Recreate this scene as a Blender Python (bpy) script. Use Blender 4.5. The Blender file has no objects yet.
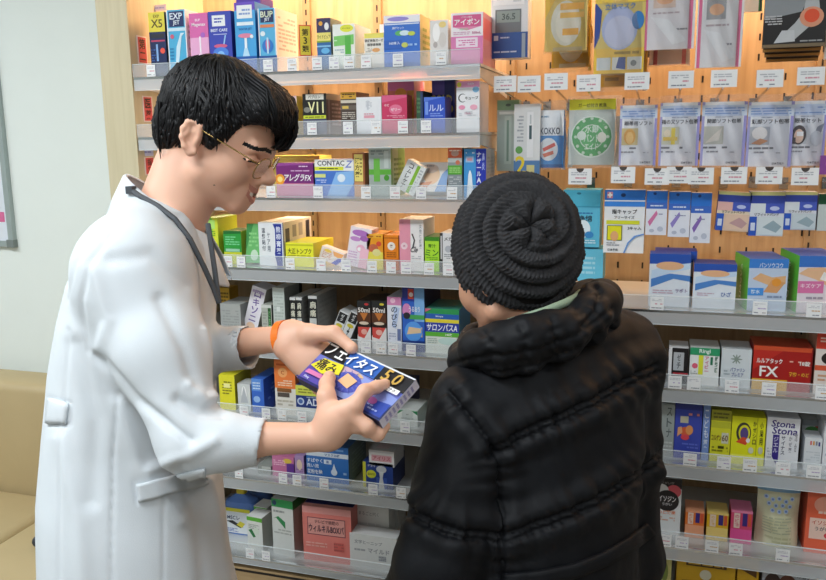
LAMP_W=16.0; STRIP_W=7.0
ADDED_LED_W=1.1  # power of the unseen strips added under the upper left shelves
import bpy, bmesh, math, random
import numpy as np
from mathutils import Vector, Matrix
random.seed(7)
SC=bpy.context.scene; COL=SC.collection
# ------------------------------------------------------------------ camera
YAW,PITCH,ROLL,FPX,DIST,EYE=0.30111,0.18448,-0.01227,800.0,1.80,1.55
def axes():
    cy,sy=math.cos(YAW),math.sin(YAW);cp,sp=math.cos(PITCH),math.sin(PITCH)
    f=Vector((-sy*cp,cy*cp,-sp));u=Vector((cy,sy,0));w=u.cross(f)
    u2=u*math.cos(ROLL)+w*math.sin(ROLL);w2=-u*math.sin(ROLL)+w*math.cos(ROLL)
    return f,u2,w2
FW,UU,WW=axes(); CAM=Vector((0,-DIST,EYE))
def ray(x,y): return FW*FPX+UU*(x-413)-WW*(y-290)
def onY(x,y,Y=0.0):
    d=ray(x,y);return CAM+d*((Y+DIST)/d.y)
def onZ(x,y,Z):
    d=ray(x,y);return CAM+d*((Z-EYE)/d.z)
def dep(x,y,t): return CAM+ray(x,y)*(t/FPX)
def pj(p):
    v=Vector(p)-CAM;z=v.dot(FW);return 413+FPX*v.dot(UU)/z,290-FPX*v.dot(WW)/z
cd=bpy.data.cameras.new('camera');cam=bpy.data.objects.new('camera',cd);COL.objects.link(cam)
cd.sensor_fit='HORIZONTAL';cd.sensor_width=36;cd.lens=36*FPX/826;cd.clip_start=.02
M=Matrix((UU,WW,-FW)).transposed().to_4x4();M.translation=CAM;cam.matrix_world=M
SC.camera=cam
# ------------------------------------------------------------------ materials
def lin(c):
    if isinstance(c,str):
        c=[int(c[i:i+2],16)/255 for i in (0,2,4)] if len(c)==6 else [int(k*2,16)/255 for k in c]
    return [x/12.92 if x<=.04045 else ((x+.055)/1.055)**2.4 for x in c]
MATS={}
def node_mat(name):
    m=bpy.data.materials.new(name);m.use_nodes=True;nt=m.node_tree
    return m,nt,nt.nodes,nt.links,nt.nodes['Principled BSDF']
def mat(c,rough=.45,metal=0,noise=.04,scale=60,bump=0,bscale=200,name=None,coat=0,spec=.5,emit=0):
    key=(c,rough,metal,noise,scale,bump,bscale,coat,spec,emit)
    if key in MATS: return MATS[key]
    m,nt,N,Lk,b=node_mat(name or 'ink_'+str(c))
    l=lin(c);b.inputs['Roughness'].default_value=rough;b.inputs['Metallic'].default_value=metal
    b.inputs['Coat Weight'].default_value=coat;b.inputs['Specular IOR Level'].default_value=spec
    tc=N.new('ShaderNodeTexCoord')
    if noise:
        n=N.new('ShaderNodeTexNoise');n.inputs['Scale'].default_value=scale;n.inputs['Detail'].default_value=3
        Lk.new(tc.outputs['Object'],n.inputs['Vector'])
        mx=N.new('ShaderNodeMix');mx.data_type='RGBA'
        mx.inputs[6].default_value=[x*(1-noise*1.5) for x in l]+[1];mx.inputs[7].default_value=[min(1,x*(1+noise*1.5)) for x in l]+[1]
        Lk.new(n.outputs['Fac'],mx.inputs[0]);Lk.new(mx.outputs[2],b.inputs['Base Color'])
    else: b.inputs['Base Color'].default_value=l+[1]
    if bump:
        n2=N.new('ShaderNodeTexNoise');n2.inputs['Scale'].default_value=bscale;n2.inputs['Detail'].default_value=4
        Lk.new(tc.outputs['Object'],n2.inputs['Vector'])
        bp=N.new('ShaderNodeBump');bp.inputs['Strength'].default_value=bump;bp.inputs['Distance'].default_value=.002
        Lk.new(n2.outputs['Fac'],bp.inputs['Height']);Lk.new(bp.outputs['Normal'],b.inputs['Normal'])
    if emit:
        b.inputs['Emission Color'].default_value=l+[1];b.inputs['Emission Strength'].default_value=emit
    MATS[key]=m;return m
def ink(c): return mat(c,.38,0,.03,80)
def film(c): return mat(c,.22,0,.04,50,.25,70,coat=.4)
def wood_mat(name,c1,c2,sc=(1,1,14),rough=.45):
    m,nt,N,Lk,b=node_mat(name)
    tc=N.new('ShaderNodeTexCoord');mp=N.new('ShaderNodeMapping');mp.inputs['Scale'].default_value=sc
    n=N.new('ShaderNodeTexNoise');n.inputs['Scale'].default_value=6;n.inputs['Detail'].default_value=6;n.inputs['Distortion'].default_value=.6
    cr=N.new('ShaderNodeValToRGB');cr.color_ramp.elements[0].position=.3;cr.color_ramp.elements[1].position=.7
    cr.color_ramp.elements[0].color=lin(c1)+[1];cr.color_ramp.elements[1].color=lin(c2)+[1]
    Lk.new(tc.outputs['Object'],mp.inputs['Vector']);Lk.new(mp.outputs['Vector'],n.inputs['Vector'])
    Lk.new(n.outputs['Fac'],cr.inputs['Fac']);Lk.new(cr.outputs['Color'],b.inputs['Base Color'])
    b.inputs['Roughness'].default_value=rough
    return m
def clear_mat(name,tint,alpha,rough=.08,gl=1.0):
    # clear plastic: mostly see-through, a little milky, glossy at grazing angles
    m,nt,N,Lk,b=node_mat(name)
    out=N['Material Output'];tr=N.new('ShaderNodeBsdfTransparent');mix=N.new('ShaderNodeMixShader')
    b.inputs['Base Color'].default_value=lin(tint)+[1];b.inputs['Roughness'].default_value=rough
    lw=N.new('ShaderNodeFresnel');lw.inputs['IOR'].default_value=1.45
    ad=N.new('ShaderNodeMath');ad.operation='MULTIPLY_ADD';ad.inputs[1].default_value=gl;ad.inputs[2].default_value=alpha;ad.use_clamp=True
    Lk.new(lw.outputs['Fac'],ad.inputs[0]);Lk.new(ad.outputs[0],mix.inputs[0])
    Lk.new(tr.outputs[0],mix.inputs[1]);Lk.new(b.outputs[0],mix.inputs[2]);Lk.new(mix.outputs[0],out.inputs['Surface'])
    return m
M_wallpaint=mat('e9f0ec',.7,0,.015,8,.12,120,name='wall_paint')
M_ceil=mat('e8eae8',.8,0,.01,5,name='ceiling_board')
M_floor=mat('8d867a',.35,0,.05,5,name='vinyl_floor')
M_board=wood_mat('peg_board_wood','b29570','c8ac84',(9,9,.8),.45)
M_pillar=wood_mat('ash_veneer','c9bd9b','d3c8a8',(14,14,.7),.5)
M_base=wood_mat('maple_base','a98e66','b89c74',(.8,8,8),.4)
M_steel=mat('dfe5ea',.24,1,.02,20,name='brushed_rail')
M_plate=mat('d3d6d6',.4,.3,.02,20,name='painted_steel_shelf')
M_rail=clear_mat('glossy_price_rail','eef3f6',.36,.16,1.3)
M_chrome=mat('b5b9bc',.18,1,0,name='chrome_wire')
M_slot=mat('1d1712',.6,0,0,name='slot_dark')
M_guard=clear_mat('clear_acrylic','eef4f8',.17,.10,.8)
M_bag=clear_mat('clear_bag','f2f5f8',.06,.12,.9)
M_sofa=mat('b9a57c',.5,0,.03,12,.25,260,name='beige_leatherette')
# ------------------------------------------------------------------ mesh builder
class MB:
    def __init__(s): s.v=[];s.f=[];s.m=[];s.mats=[]
    def mi(s,m):
        if m not in s.mats: s.mats.append(m)
        return s.mats.index(m)
    def face(s,pts,m):
        n=len(s.v);s.v+= [tuple(p) for p in pts];s.f.append(tuple(range(n,n+len(pts))));s.m.append(s.mi(m))
    def add(s,vs,fs,m):
        n=len(s.v);s.v+=[tuple(p) for p in vs];i=s.mi(m)
        for f in fs: s.f.append(tuple(a+n for a in f));s.m.append(i)
    def box(s,a,b,m,mt=None,ml=None,mr=None,mb=None):
        x0,y0,z0=a;x1,y1,z1=b
        v=[(x0,y0,z0),(x1,y0,z0),(x1,y1,z0),(x0,y1,z0),(x0,y0,z1),(x1,y0,z1),(x1,y1,z1),(x0,y1,z1)]
        n=len(s.v);s.v+=v
        for f,mm in (((0,1,5,4),m),((1,2,6,5),mr or m),((2,3,7,6),m),((3,0,4,7),ml or m),((4,5,6,7),mt or m),((3,2,1,0),mb or m)):
            s.f.append(tuple(i+n for i in f));s.m.append(s.mi(mm))
    def tube(s,pts,r,m,n=8,cap=True):
        pts=[Vector(p) for p in pts];rs=r if isinstance(r,(list,tuple)) else [r]*len(pts)
        base=len(s.v);up=Vector((0,0,1))
        for i,p in enumerate(pts):
            t=(pts[min(i+1,len(pts)-1)]-pts[max(i-1,0)]).normalized()
            a=t.cross(up)
            if a.length<1e-3:a=t.cross(Vector((1,0,0)))
            a.normalize();b=t.cross(a)
            for k in range(n):
                an=2*math.pi*k/n;s.v.append(tuple(p+a*(math.cos(an)*rs[i])+b*(math.sin(an)*rs[i])))
        mi=s.mi(m)
        for i in range(len(pts)-1):
            for k in range(n):
                k2=(k+1)%n;s.f.append((base+i*n+k,base+i*n+k2,base+(i+1)*n+k2,base+(i+1)*n+k));s.m.append(mi)
        if cap:
            s.f.append(tuple(base+k for k in reversed(range(n))));s.m.append(mi)
            e=base+(len(pts)-1)*n;s.f.append(tuple(e+k for k in range(n)));s.m.append(mi)
    def grid(s,g,m,closed=False):
        nu,nv=len(g),len(g[0]);b=len(s.v);i_=s.mi(m)
        for r in g: s.v+=[tuple(p) for p in r]
        for i in range(nu-(0 if closed else 1)):
            for j in range(nv-1):
                k=(i+1)%nu;s.f.append((b+i*nv+j,b+i*nv+j+1,b+k*nv+j+1,b+k*nv+j));s.m.append(i_)
    def build(s,name,parent=None,loc=None,smooth=False,bevel=0):
        me=bpy.data.meshes.new(name);me.from_pydata(s.v,[],s.f)
        for m in s.mats: me.materials.append(m)
        me.polygons.foreach_set('material_index',s.m)
        if smooth: me.polygons.foreach_set('use_smooth',[True]*len(s.f))
        me.update();o=bpy.data.objects.new(name,me);COL.objects.link(o)
        if parent: o.parent=parent
        if loc is not None: o.location=loc
        if bevel:
            md=o.modifiers.new('bevel','BEVEL');md.width=bevel;md.segments=3;md.limit_method='ANGLE'
        return o
def empty(name,loc=(0,0,0)):
    o=bpy.data.objects.new(name,None);o.empty_display_size=.05;COL.objects.link(o);o.location=loc;return o
LABELS={}
def tag(o,label,cat,group=None):
    o['label']=label;o['category']=cat
    if group:o['group']=group
    LABELS.setdefault(label,[]).append(o.name)
    return o
def struct(o): o['kind']='structure';return o
# ------------------------------------------------------------------ lettering -> polygons
TXT={}
_tc=bpy.data.curves.new('lettering','FONT');_to=bpy.data.objects.new('lettering',_tc)
def glyphs(txt,bold):
    k=(txt,bold)
    if k not in TXT:
        _tc.body=txt;_tc.resolution_u=2;_tc.offset=.018 if bold else 0.0;_tc.size=1
        me=_to.to_mesh()
        vs=np.array([v.co[:2] for v in me.vertices]) if len(me.vertices) else np.zeros((1,2))
        fs=[tuple(p.vertices) for p in me.polygons];_to.to_mesh_clear()
        lo=vs.min(0);hi=vs.max(0);TXT[k]=(vs-lo,fs,hi-lo)
    return TXT[k]
# A printed face: W x H metres; P(u,v,d) places a point d metres in front of it
class Face:
    def __init__(s,mb,P,W,H,step=.00012): s.mb=mb;s.P=P;s.W=W;s.H=H;s.d=0.0;s.step=step
    def poly(s,pts,c):
        s.d+=s.step;s.mb.face([s.P(u,v,s.d) for u,v in pts],c if not isinstance(c,str) else ink(c))
    def draw(s,el):
        k=el[0]
        if k=='r': _,a,b,c,d,col=el;s.poly([(a,b),(c,b),(c,d),(a,d)],col)
        elif k=='p': s.poly(el[1],el[2])
        elif k=='e':
            _,u,v,ru,rv,col=el
            if rv is None: rv=ru*s.W/s.H
            s.poly([(u+ru*math.cos(t),v+rv*math.sin(t)) for t in [2*math.pi*i/20 for i in range(20)]],col)
        elif k in('t','v'):
            _,u,v,h,txt,col=el[:6];maxw=el[6] if len(el)>6 else .94;slant=el[7] if len(el)>7 else 0
            s.d+=s.step;m=ink(col);bold=True
            if k=='t':
                vs,fs,sz=glyphs(txt,bold);hh=h*s.H;sc=hh/max(sz[1],1e-6);sx=sc
                if sz[0]*sx>maxw*s.W: sx=maxw*s.W/sz[0]
                q=[(u+((x-sz[0]/2)*sx+slant*(y-sz[1]/2)*sc)/s.W,v+(y-sz[1]/2)*sc/s.H) for x,y in vs]
                s.mb.add([s.P(a,b,s.d) for a,b in q],fs,m)
            else:  # vertical: stacked characters, h = total height
                ch=h*s.H/len(txt);y0=v*s.H+h*s.H/2
                for i,cx in enumerate(txt):
                    vs,fs,sz=glyphs(cx,bold);sc=ch*.86/max(sz[1],sz[0],1e-6);sx=min(sc,maxw*s.W/max(sz[0],1e-6))
                    cyy=y0-(i+.5)*ch
                    s.mb.add([s.P(u+(x-sz[0]/2)*sx/s.W,(cyy+(y-sz[1]/2)*sc)/s.H,s.d) for x,y in vs],fs,m)
        elif k=='b':  # rows of print too small to read: broken bars
            _,a,b,c,d,n,col=el;s.d+=s.step;m=ink(col)
            for i in range(n):
                v0=b+(d-b)*(i+.22)/n;v1=b+(d-b)*(i+.72)/n;x=a
                while x<c-.01:
                    w=(c-a)*random.uniform(.12,.4);e=min(c,x+w)
                    if random.random()<.86: s.mb.face([s.P(x,v0,s.d),s.P(e,v0,s.d),s.P(e,v1,s.d),s.P(x,v1,s.d)],m)
                    x=e+(c-a)*.04
BOXES={}
def carton(name,W,H,Dp,base,els,right=None,top=None,left=None,rels=(),lels=(),tels=(),m=ink):
    mb=MB();mm=m(base)
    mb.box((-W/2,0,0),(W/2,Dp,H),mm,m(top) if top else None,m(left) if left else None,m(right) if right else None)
    fc=Face(mb,lambda u,v,d:(-W/2+u*W,-d,v*H),W,H)
    for e in els: fc.draw(e)
    if rels:
        f2=Face(mb,lambda u,v,d:(W/2+d,u*Dp,v*H),Dp,H)
        for e in rels: f2.draw(e)
    if lels:
        f2=Face(mb,lambda u,v,d:(-W/2-d,Dp-u*Dp,v*H),Dp,H)
        for e in lels: f2.draw(e)
    if tels:
        f2=Face(mb,lambda u,v,d:(-W/2+u*W,v*Dp,H+d),W,Dp)
        for e in tels: f2.draw(e)
    return mb.build(name)
# ------------------------------------------------------------------ the room
def slab(name,a,b,m):
    mb=MB();mb.box(a,b,m);return struct(mb.build(name))
WY=.42
slab('floor',(-4.0,-4.6,-.1),(2.6,.6,0),M_floor)
slab('wall_back',(-4.0,WY,0),(2.6,WY+.1,2.7),M_wallpaint)
slab('wall_left',(-4.1,-4.6,0),(-4.0,WY,2.7),M_wallpaint)
slab('wall_right',(2.6,-4.6,0),(2.7,WY+.1,2.7),mat('8f8b84',.7,0,.03,4,name='grey_wall_paint'))
slab('wall_front',(-4.0,-4.7,0),(2.6,-4.6,2.7),mat('8f8b84',.7,0,.03,4,name='grey_wall_paint'))
slab('ceiling',(-4.1,-4.7,2.7),(2.7,WY+.1,2.8),M_ceil)
mb=MB();mb.box((-4.0,WY-.012,0),(-1.42,WY,.07),mat('8e8a80',.5,0,.02,name='vinyl_skirting'));struct(mb.build('baseboard_back'))
# ceiling fluorescents (lamps of the room)
def area(name,loc,sx,sy,power,col,rot=(0,0,0)):
    l=bpy.data.lights.new(name,'AREA');l.shape='RECTANGLE';l.size=sx;l.size_y=sy;l.energy=power;l.color=col
    o=bpy.data.objects.new(name,l);COL.objects.link(o);o.location=loc;o.rotation_euler=rot;return o
M_diff=mat('f4f8ff',.5,0,0,name='lamp_diffuser',emit=3.0)
M_white=mat('e6e8e8',.4,0,.01,name='white_enamel')
for x,y,wh,pw in ((-2.6,-1.2,'over the sofa',1.7),(-1.1,-1.5,'above the man in the white coat',1.5),(.9,-2.9,'behind the camera on the right',.9),(-1.2,-3.2,'behind the camera on the left',1.7),(1.2,-1.3,'above the right end of the shelves',.45)):
    e=empty('ceiling_light',(x,y,2.7));tag(e,'white ceiling lamp panel '+wh,'lamp','ceiling lamp panels')
    mb=MB();mb.box((-.62,-.17,-.05),(.62,.17,0),M_white);mb.build('lamp_housing',e)
    mb=MB();mb.box((-.58,-.14,-.056),(.58,.14,-.05),M_diff);mb.build('diffuser',e)
    area('lamp_light',(x,y,2.63),1.16,.28,LAMP_W*pw,(.90,.96,1.0))
# ------------------------------------------------------------------ shelving unit
XL,XM,XR=-1.302,-.392,.52;UPX=onY(803,345,.36).x-.008
BACK=.36
unit=empty('shelving_unit',(0,0,0));tag(unit,'tall wooden pharmacy display unit with peg board back and pale pillar','shelving')
mb=MB();mb.box((-1.395,0,0),(XL,BACK+.05,2.45),M_pillar);mb.build('side_pillar',unit)
mb=MB();mb.box((XL,BACK,0),(XR+.9,BACK+.05,2.45),M_board)
# punched slots of the peg board
for c in range(-14,26):
    for r_ in range(0,26):
        x=XM+.04+c*.0625;z=1.08+r_*.047
        if x<XM+.03: continue
        mb.box((x-.0022,BACK-.0006,z-.008),(x+.0022,BACK+.001,z+.008),M_slot)
mb.build('back_panel',unit)
mb=MB();mb.box((XL,.02,2.13),(XR+.9,BACK,2.45),M_pillar);mb.build('canopy',unit)
mb=MB();mb.box((XL,.0,0),(XR+.9,BACK,.395),M_base)
mb.box((XL,-.0012,.385),(XR+.9,0,.391),M_slot);mb.build('base_cabinet',unit)
for x in (XM,UPX,-.97,-.76):
    mb=MB();mb.box((x-.011,BACK-.012,.395),(x+.011,BACK,2.13),mat('a58a66',.4,0,.03,name='upright_enamel'))
    for i in range(55): mb.box((x-.002,BACK-.0128,.41+i*.031),(x+.002,BACK-.012,.425+i*.031),M_slot)
    mb.build('upright',unit)
SH={}
def shelf(key,z,x0,x1,label,fas=.033,guard=.030,yf=0.0,brk=True,added_led=0):
    e=empty('shelf',((x0+x1)/2,0,z));tag(e,label,'shelf','display shelves');SH[key]=(z,yf)
    w=(x1-x0)/2
    mb=MB();mb.box((-w,yf+.002,-.006),(w,BACK-.013,0),M_plate);mb.build('shelf_board',e)
    mb=MB()
    # price rail: folded steel with a crease
    pr=[(yf+.002,0),(yf-.004,-.001),(yf-.004,-.007),(yf+.004,-.007)]
    for i in range(len(pr)-1):
        a,b=pr[i],pr[i+1];mb.face([(-w,a[0],a[1]),(-w,b[0],b[1]),(w,b[0],b[1]),(w,a[0],a[1])],M_steel)
    mb.build('shelf_edge',e)
    mb=MB();mb.box((-w,yf-.004,-fas),(w,yf-.0025,-.007),M_rail);mb.box((-w,yf-.0045,-fas-.0012),(w,yf-.002,-fas),mat('dfe6e8',.25,0,0,name='rail_lip'))
    mb.build('price_rail',e)
    mb=MB();mb.box((-w,yf-.006,-.001),(w,yf-.004,guard),M_guard);mb.box((-w,yf-.0065,guard),(w,yf-.0035,guard+.0012),mat('e9f1f3',.2,0,0,name='polished_acrylic_edge'));mb.build('clear_guard',e)
    if added_led:  # unseen warm strip and area light, added to brighten the backboard below
        mb=MB();mb.box((-w+.06,.17,-.0115),(w-.06,.185,-.0062),M_white);mb.box((-w+.065,.172,-.0122),(w-.065,.183,-.0116),mat('ffc890',.5,0,0,name='added_led_glow',emit=2.0));mb.build('added_led_strip',e)
        l=area('added_shelf_glow',((x0+x1)/2,.178,z-.0135),2*w-.14,.010,added_led,(1.0,.66,.40))
    if brk:
        for sx in (-1,1):
            mb=MB();x=sx*(w-.004)
            q=[(x,yf+.006,-.007),(x,BACK-.014,-.007),(x,BACK-.014,-.06),(x,yf+.05,-.03),(x,yf+.006,-.03)]
            q2=[(a-sx*.003,b,c) for a,b,c in q];n=len(q)
            mb.face(q,M_plate);mb.face(q2[::-1],M_plate)
            for i in range(n): mb.face([q[i],q2[i],q2[(i+1)%n],q[(i+1)%n]],M_plate)
            mb.build('bracket',e)
    return e
ORD=['top','second','third','fourth','fifth','sixth','seventh','lowest']
for i,z in enumerate((1.7175,1.568,1.417,1.239,1.037,.840,.664)):
    shelf('L%d'%(i+1),z,XL+.008,XM-.004,'%s metal shelf in the left bay behind the man'%ORD[i],guard=.030,added_led=(ADDED_LED_W if i<3 else 0))
shelf('L8',.433,XL+.008,XM-.004,'lowest shelf in the left bay just above the wooden base',fas=.022,guard=.040,brk=False)
for i,z in enumerate((1.1805,1.005,.8285,.627)):
    shelf('R%d'%(i+1),z,XM+.004,XR+.4,'%s metal shelf in the right bay beside the woman'%('upper','second','third','fourth')[i],guard=(.030,.030,.030,.036)[i])
shelf('R5',.433,XM+.004,XR+.4,'lowest shelf in the right bay at the bottom edge',fas=.022,guard=.036,brk=False)
# warm strip lights under the canopy
for x in (-.85,.1,.95):
    e=empty('strip_light',(x,.22,2.13));tag(e,'warm strip lamp under the canopy %s'%('over the left bay' if x<-.5 else 'over the peg hooks' if x<.5 else 'at the far right'),'lamp','canopy strip lamps')
    mb=MB();mb.box((-.4,-.03,-.02),(.4,.03,-.001),M_white);mb.build('lamp_housing',e)
    mb=MB();mb.box((-.39,-.022,-.024),(.39,.022,-.02),mat('ffd9a0',.5,0,0,name='warm_diffuser',emit=3.0));mb.build('diffuser',e)
    area('strip_glow',(x,.22,2.103),.78,.06,STRIP_W,(1.0,.62,.36),(math.radians(12),0,0))
# ------------------------------------------------------------------ poster and sofa on the left
po=empty('poster_frame',(0,0,0));tag(po,'silver framed notice board on the white wall at the left edge','frame')
xr=onY(17,240,WY).x;zb=onY(10,246,WY).z;zt=zb+.9
mb=MB();mb.box((xr-.75,WY-.012,zb+.02),(xr-.02,WY-.004,zt-.02),mat('dfe5ee',.3,0,.02,name='poster_paper'))
fc=Face(mb,lambda u,v,d:(xr-.75+u*.73,WY-.0125-d,zb+.02+v*.86),.73,.86)
fc.draw(('r',0,.075,.985,.115,'d86a9a'));fc.draw(('r',.0,.135,.97,.30,'e9eef5'));fc.draw(('r',0,.20,.96,.206,'9aa3ad'));fc.draw(('r',0,.32,.96,.326,'9aa3ad'));fc.draw(('b',.5,.34,.9,.6,8,'b5bdc8'))
mb.build('poster',po)
mb=MB();fm=mat('a9b4b4',.35,.6,.02,name='anodised_frame')
mb.box((xr-.77,WY-.018,zb),(xr,WY,zb+.02),fm);mb.box((xr-.77,WY-.018,zt-.02),(xr,WY,zt),fm)
mb.box((xr-.02,WY-.018,zb+.02),(xr,WY,zt-.02),fm);mb.box((xr-.77,WY-.018,zb+.02),(xr-.75,WY,zt-.02),fm)
mb.box((xr-.026,WY-.021,zb-.002),(xr+.002,WY,zb+.024),mat('7d8684',.4,.2,.02,name='corner_cap'));mb.build('frame',po)
so=empty('sofa',(0,0,0));tag(so,'beige leatherette waiting room sofa against the left wall','sofa')
sx1=-1.45;sx0=-3.3;yb=.2;seam=onZ(22,526,.42).x
def cushion(name,a,b,r=.03):
    mb=MB();mb.box(a,b,M_sofa);o=mb.build(name,so,bevel=r)
    for p in o.data.polygons: p.use_smooth=True
    return o
cushion('backrest',(sx0,yb,.30),(seam-.002,yb+.16,.79));cushion('backrest',(seam+.002,yb,.30),(sx1,yb+.16,.79))
cushion('seat_cushion',(sx0,yb-.52,.27),(seam-.002,yb-.002,.42));cushion('seat_cushion',(seam+.002,yb-.52,.27),(sx1,yb-.002,.42))
mb=MB();mb.box((sx0+.02,yb-.50,.08),(sx1-.02,yb+.15,.28),mat('9c8a66',.55,0,.03,name='sofa_base_cloth'));mb.build('sofa_base',so)
for x in (sx0+.1,sx1-.1):
    for y in (yb-.44,yb+.1):
        mb=MB();mb.tube([(x,y,0),(x,y,.085)],.022,M_slot,10);mb.build('foot',so)
PH={'L1':'top left shelf','L2':'second left shelf','L3':'third left shelf','L4':'fourth left shelf','L5':'fifth left shelf','L6':'sixth left shelf','L7':'seventh left shelf','L8':'lowest left shelf',
'R1':'upper right shelf','R2':'second right shelf','R3':'third right shelf','R4':'fourth right shelf','R5':'lowest right shelf'}
ROWS={k:[] for k in PH};GH={k:.030 for k in PH};GH.update(L8=.038,R4=.036,R5=.034)
def place(sh,x0,x1,yt,yb,lift=0):
    z=SH[sh][0]+.0005+lift;xm=(x0+x1)/2
    yz=pj((onY(xm,yt,yb).x,yb,z))[1];ym=(yt+yz)/2
    X0=onY(x0,ym,yb).x;X1=onY(x1,ym,yb).x;Z=onY(xm,yt,yb).z
    return X0,X1,z,max(.015,Z-z)
def bx(sh,short,x0,x1,yt,base,els,d=.09,right=None,top=None,left=None,yb=.03,lift=0,yaw=0,roll=0,tilt=0,rels=(),lels=(),tels=(),name='medicine_box',cat='box',m=ink,h=None,row=True):
    X0,X1,z,H=place(sh,x0,x1,yt,yb,lift)
    if h: H=h
    W=X1-X0
    if lift==0 and row and not(roll or tilt) and yb<.07:      # the print sits on the part that clears the shelf guard
        g_=(GH[sh]-.034*(1.55-z)/1.9)/H;g_=min(.45,max(0,g_));mp=lambda v:v if v<.004 else g_+(1-g_)*v
        q=[]
        for e_ in els:
            k=e_[0]
            if k in('r','b'): q.append((k,e_[1],mp(e_[2]),e_[3],mp(e_[4]))+tuple(e_[5:]))
            elif k=='p': q.append(('p',[(a_,mp(b_)) for a_,b_ in e_[1]],e_[2]))
            elif k=='e': q.append(('e',e_[1],mp(e_[2]),e_[3],None if e_[4] is None else e_[4]*(1-g_),e_[5]))
            else: q.append((k,e_[1],mp(e_[2]),e_[3]*(1-g_))+tuple(e_[4:]))
        els=q
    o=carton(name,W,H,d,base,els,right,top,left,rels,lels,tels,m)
    o.location=((X0+X1)/2,yb,z)
    R=Matrix.Rotation(math.radians(yaw),4,'Z')
    if tilt: R=R@Matrix.Rotation(-math.radians(tilt),4,'X')
    if roll: R=R@Matrix.Rotation(math.radians(roll),4,'Y')
    if roll or tilt:
        cs=[R@Vector((sx*W/2,y,zz)) for sx in(-1,1) for y in (0,d) for zz in(0,H)]
        o.location.z=z-min(c.z for c in cs)
    o.rotation_euler=R.to_euler()
    tag(o,short+' on the '+PH[sh],cat,'medicine packs on the '+PH[sh])
    if row: ROWS[sh].append(((x0+x1)/2,short))
    return o
W_='f2f4f5';K='15161a'
# ---------------- L1
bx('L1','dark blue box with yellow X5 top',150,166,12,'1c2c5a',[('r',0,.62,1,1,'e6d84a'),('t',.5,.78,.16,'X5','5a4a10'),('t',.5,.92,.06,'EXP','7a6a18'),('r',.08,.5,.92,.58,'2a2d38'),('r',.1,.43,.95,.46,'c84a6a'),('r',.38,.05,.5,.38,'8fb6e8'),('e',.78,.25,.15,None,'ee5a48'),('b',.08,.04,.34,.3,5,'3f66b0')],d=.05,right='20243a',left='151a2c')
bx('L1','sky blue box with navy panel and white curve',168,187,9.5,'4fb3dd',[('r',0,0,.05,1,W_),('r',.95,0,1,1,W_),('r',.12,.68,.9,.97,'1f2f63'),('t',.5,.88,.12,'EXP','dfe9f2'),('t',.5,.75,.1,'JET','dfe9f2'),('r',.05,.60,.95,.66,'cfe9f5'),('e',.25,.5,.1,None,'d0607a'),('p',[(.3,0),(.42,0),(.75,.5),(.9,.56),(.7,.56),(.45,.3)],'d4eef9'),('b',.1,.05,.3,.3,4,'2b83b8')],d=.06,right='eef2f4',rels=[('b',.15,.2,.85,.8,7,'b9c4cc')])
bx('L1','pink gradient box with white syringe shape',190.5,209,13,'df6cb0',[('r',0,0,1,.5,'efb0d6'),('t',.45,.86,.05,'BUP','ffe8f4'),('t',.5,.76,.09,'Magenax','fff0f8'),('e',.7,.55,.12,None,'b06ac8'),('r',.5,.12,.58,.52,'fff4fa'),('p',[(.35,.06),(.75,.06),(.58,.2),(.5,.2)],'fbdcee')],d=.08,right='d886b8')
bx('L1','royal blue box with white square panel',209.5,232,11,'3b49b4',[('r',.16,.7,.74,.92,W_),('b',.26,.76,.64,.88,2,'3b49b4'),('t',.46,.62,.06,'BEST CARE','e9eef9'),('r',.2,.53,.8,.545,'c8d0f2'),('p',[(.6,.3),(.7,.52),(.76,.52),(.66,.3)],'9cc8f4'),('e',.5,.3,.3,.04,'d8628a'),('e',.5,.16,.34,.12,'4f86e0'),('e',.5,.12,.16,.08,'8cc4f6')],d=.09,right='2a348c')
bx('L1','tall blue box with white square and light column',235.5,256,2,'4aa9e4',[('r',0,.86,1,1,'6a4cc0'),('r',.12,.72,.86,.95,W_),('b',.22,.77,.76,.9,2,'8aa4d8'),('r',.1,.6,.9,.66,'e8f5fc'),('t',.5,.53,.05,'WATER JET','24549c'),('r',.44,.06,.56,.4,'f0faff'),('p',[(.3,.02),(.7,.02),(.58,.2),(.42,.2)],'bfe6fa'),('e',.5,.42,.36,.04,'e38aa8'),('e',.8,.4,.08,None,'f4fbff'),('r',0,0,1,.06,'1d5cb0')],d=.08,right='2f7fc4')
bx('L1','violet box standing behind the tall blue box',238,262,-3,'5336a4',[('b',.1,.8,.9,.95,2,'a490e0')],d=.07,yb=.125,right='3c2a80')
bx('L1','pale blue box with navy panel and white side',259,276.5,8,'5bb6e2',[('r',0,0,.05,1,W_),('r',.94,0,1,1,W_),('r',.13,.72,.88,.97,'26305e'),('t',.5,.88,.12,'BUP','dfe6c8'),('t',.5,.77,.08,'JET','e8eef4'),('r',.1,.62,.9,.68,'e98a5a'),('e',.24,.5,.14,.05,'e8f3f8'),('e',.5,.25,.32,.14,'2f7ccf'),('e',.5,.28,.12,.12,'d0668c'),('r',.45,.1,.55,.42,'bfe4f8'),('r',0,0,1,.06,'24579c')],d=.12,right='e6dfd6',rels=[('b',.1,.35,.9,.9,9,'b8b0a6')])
bx('L1','small mixed pack with dark blue top and yellow strip',317,331,18,'2f6aa8',[('r',0,.62,1,1,'31305a'),('e',.3,.86,.14,None,'e2a53c'),('e',.72,.78,.16,.1,'f0f0f0'),('r',0,.4,1,.62,'f0e27a'),('t',.5,.51,.1,'ワイドピュア','5a5018'),('r',0,.36,1,.4,'88a82a'),('e',.6,.14,.3,.08,'6ab8e8'),('r',0,.24,1,.28,'8ec8ec')],d=.07,right='6a7a70')
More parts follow.
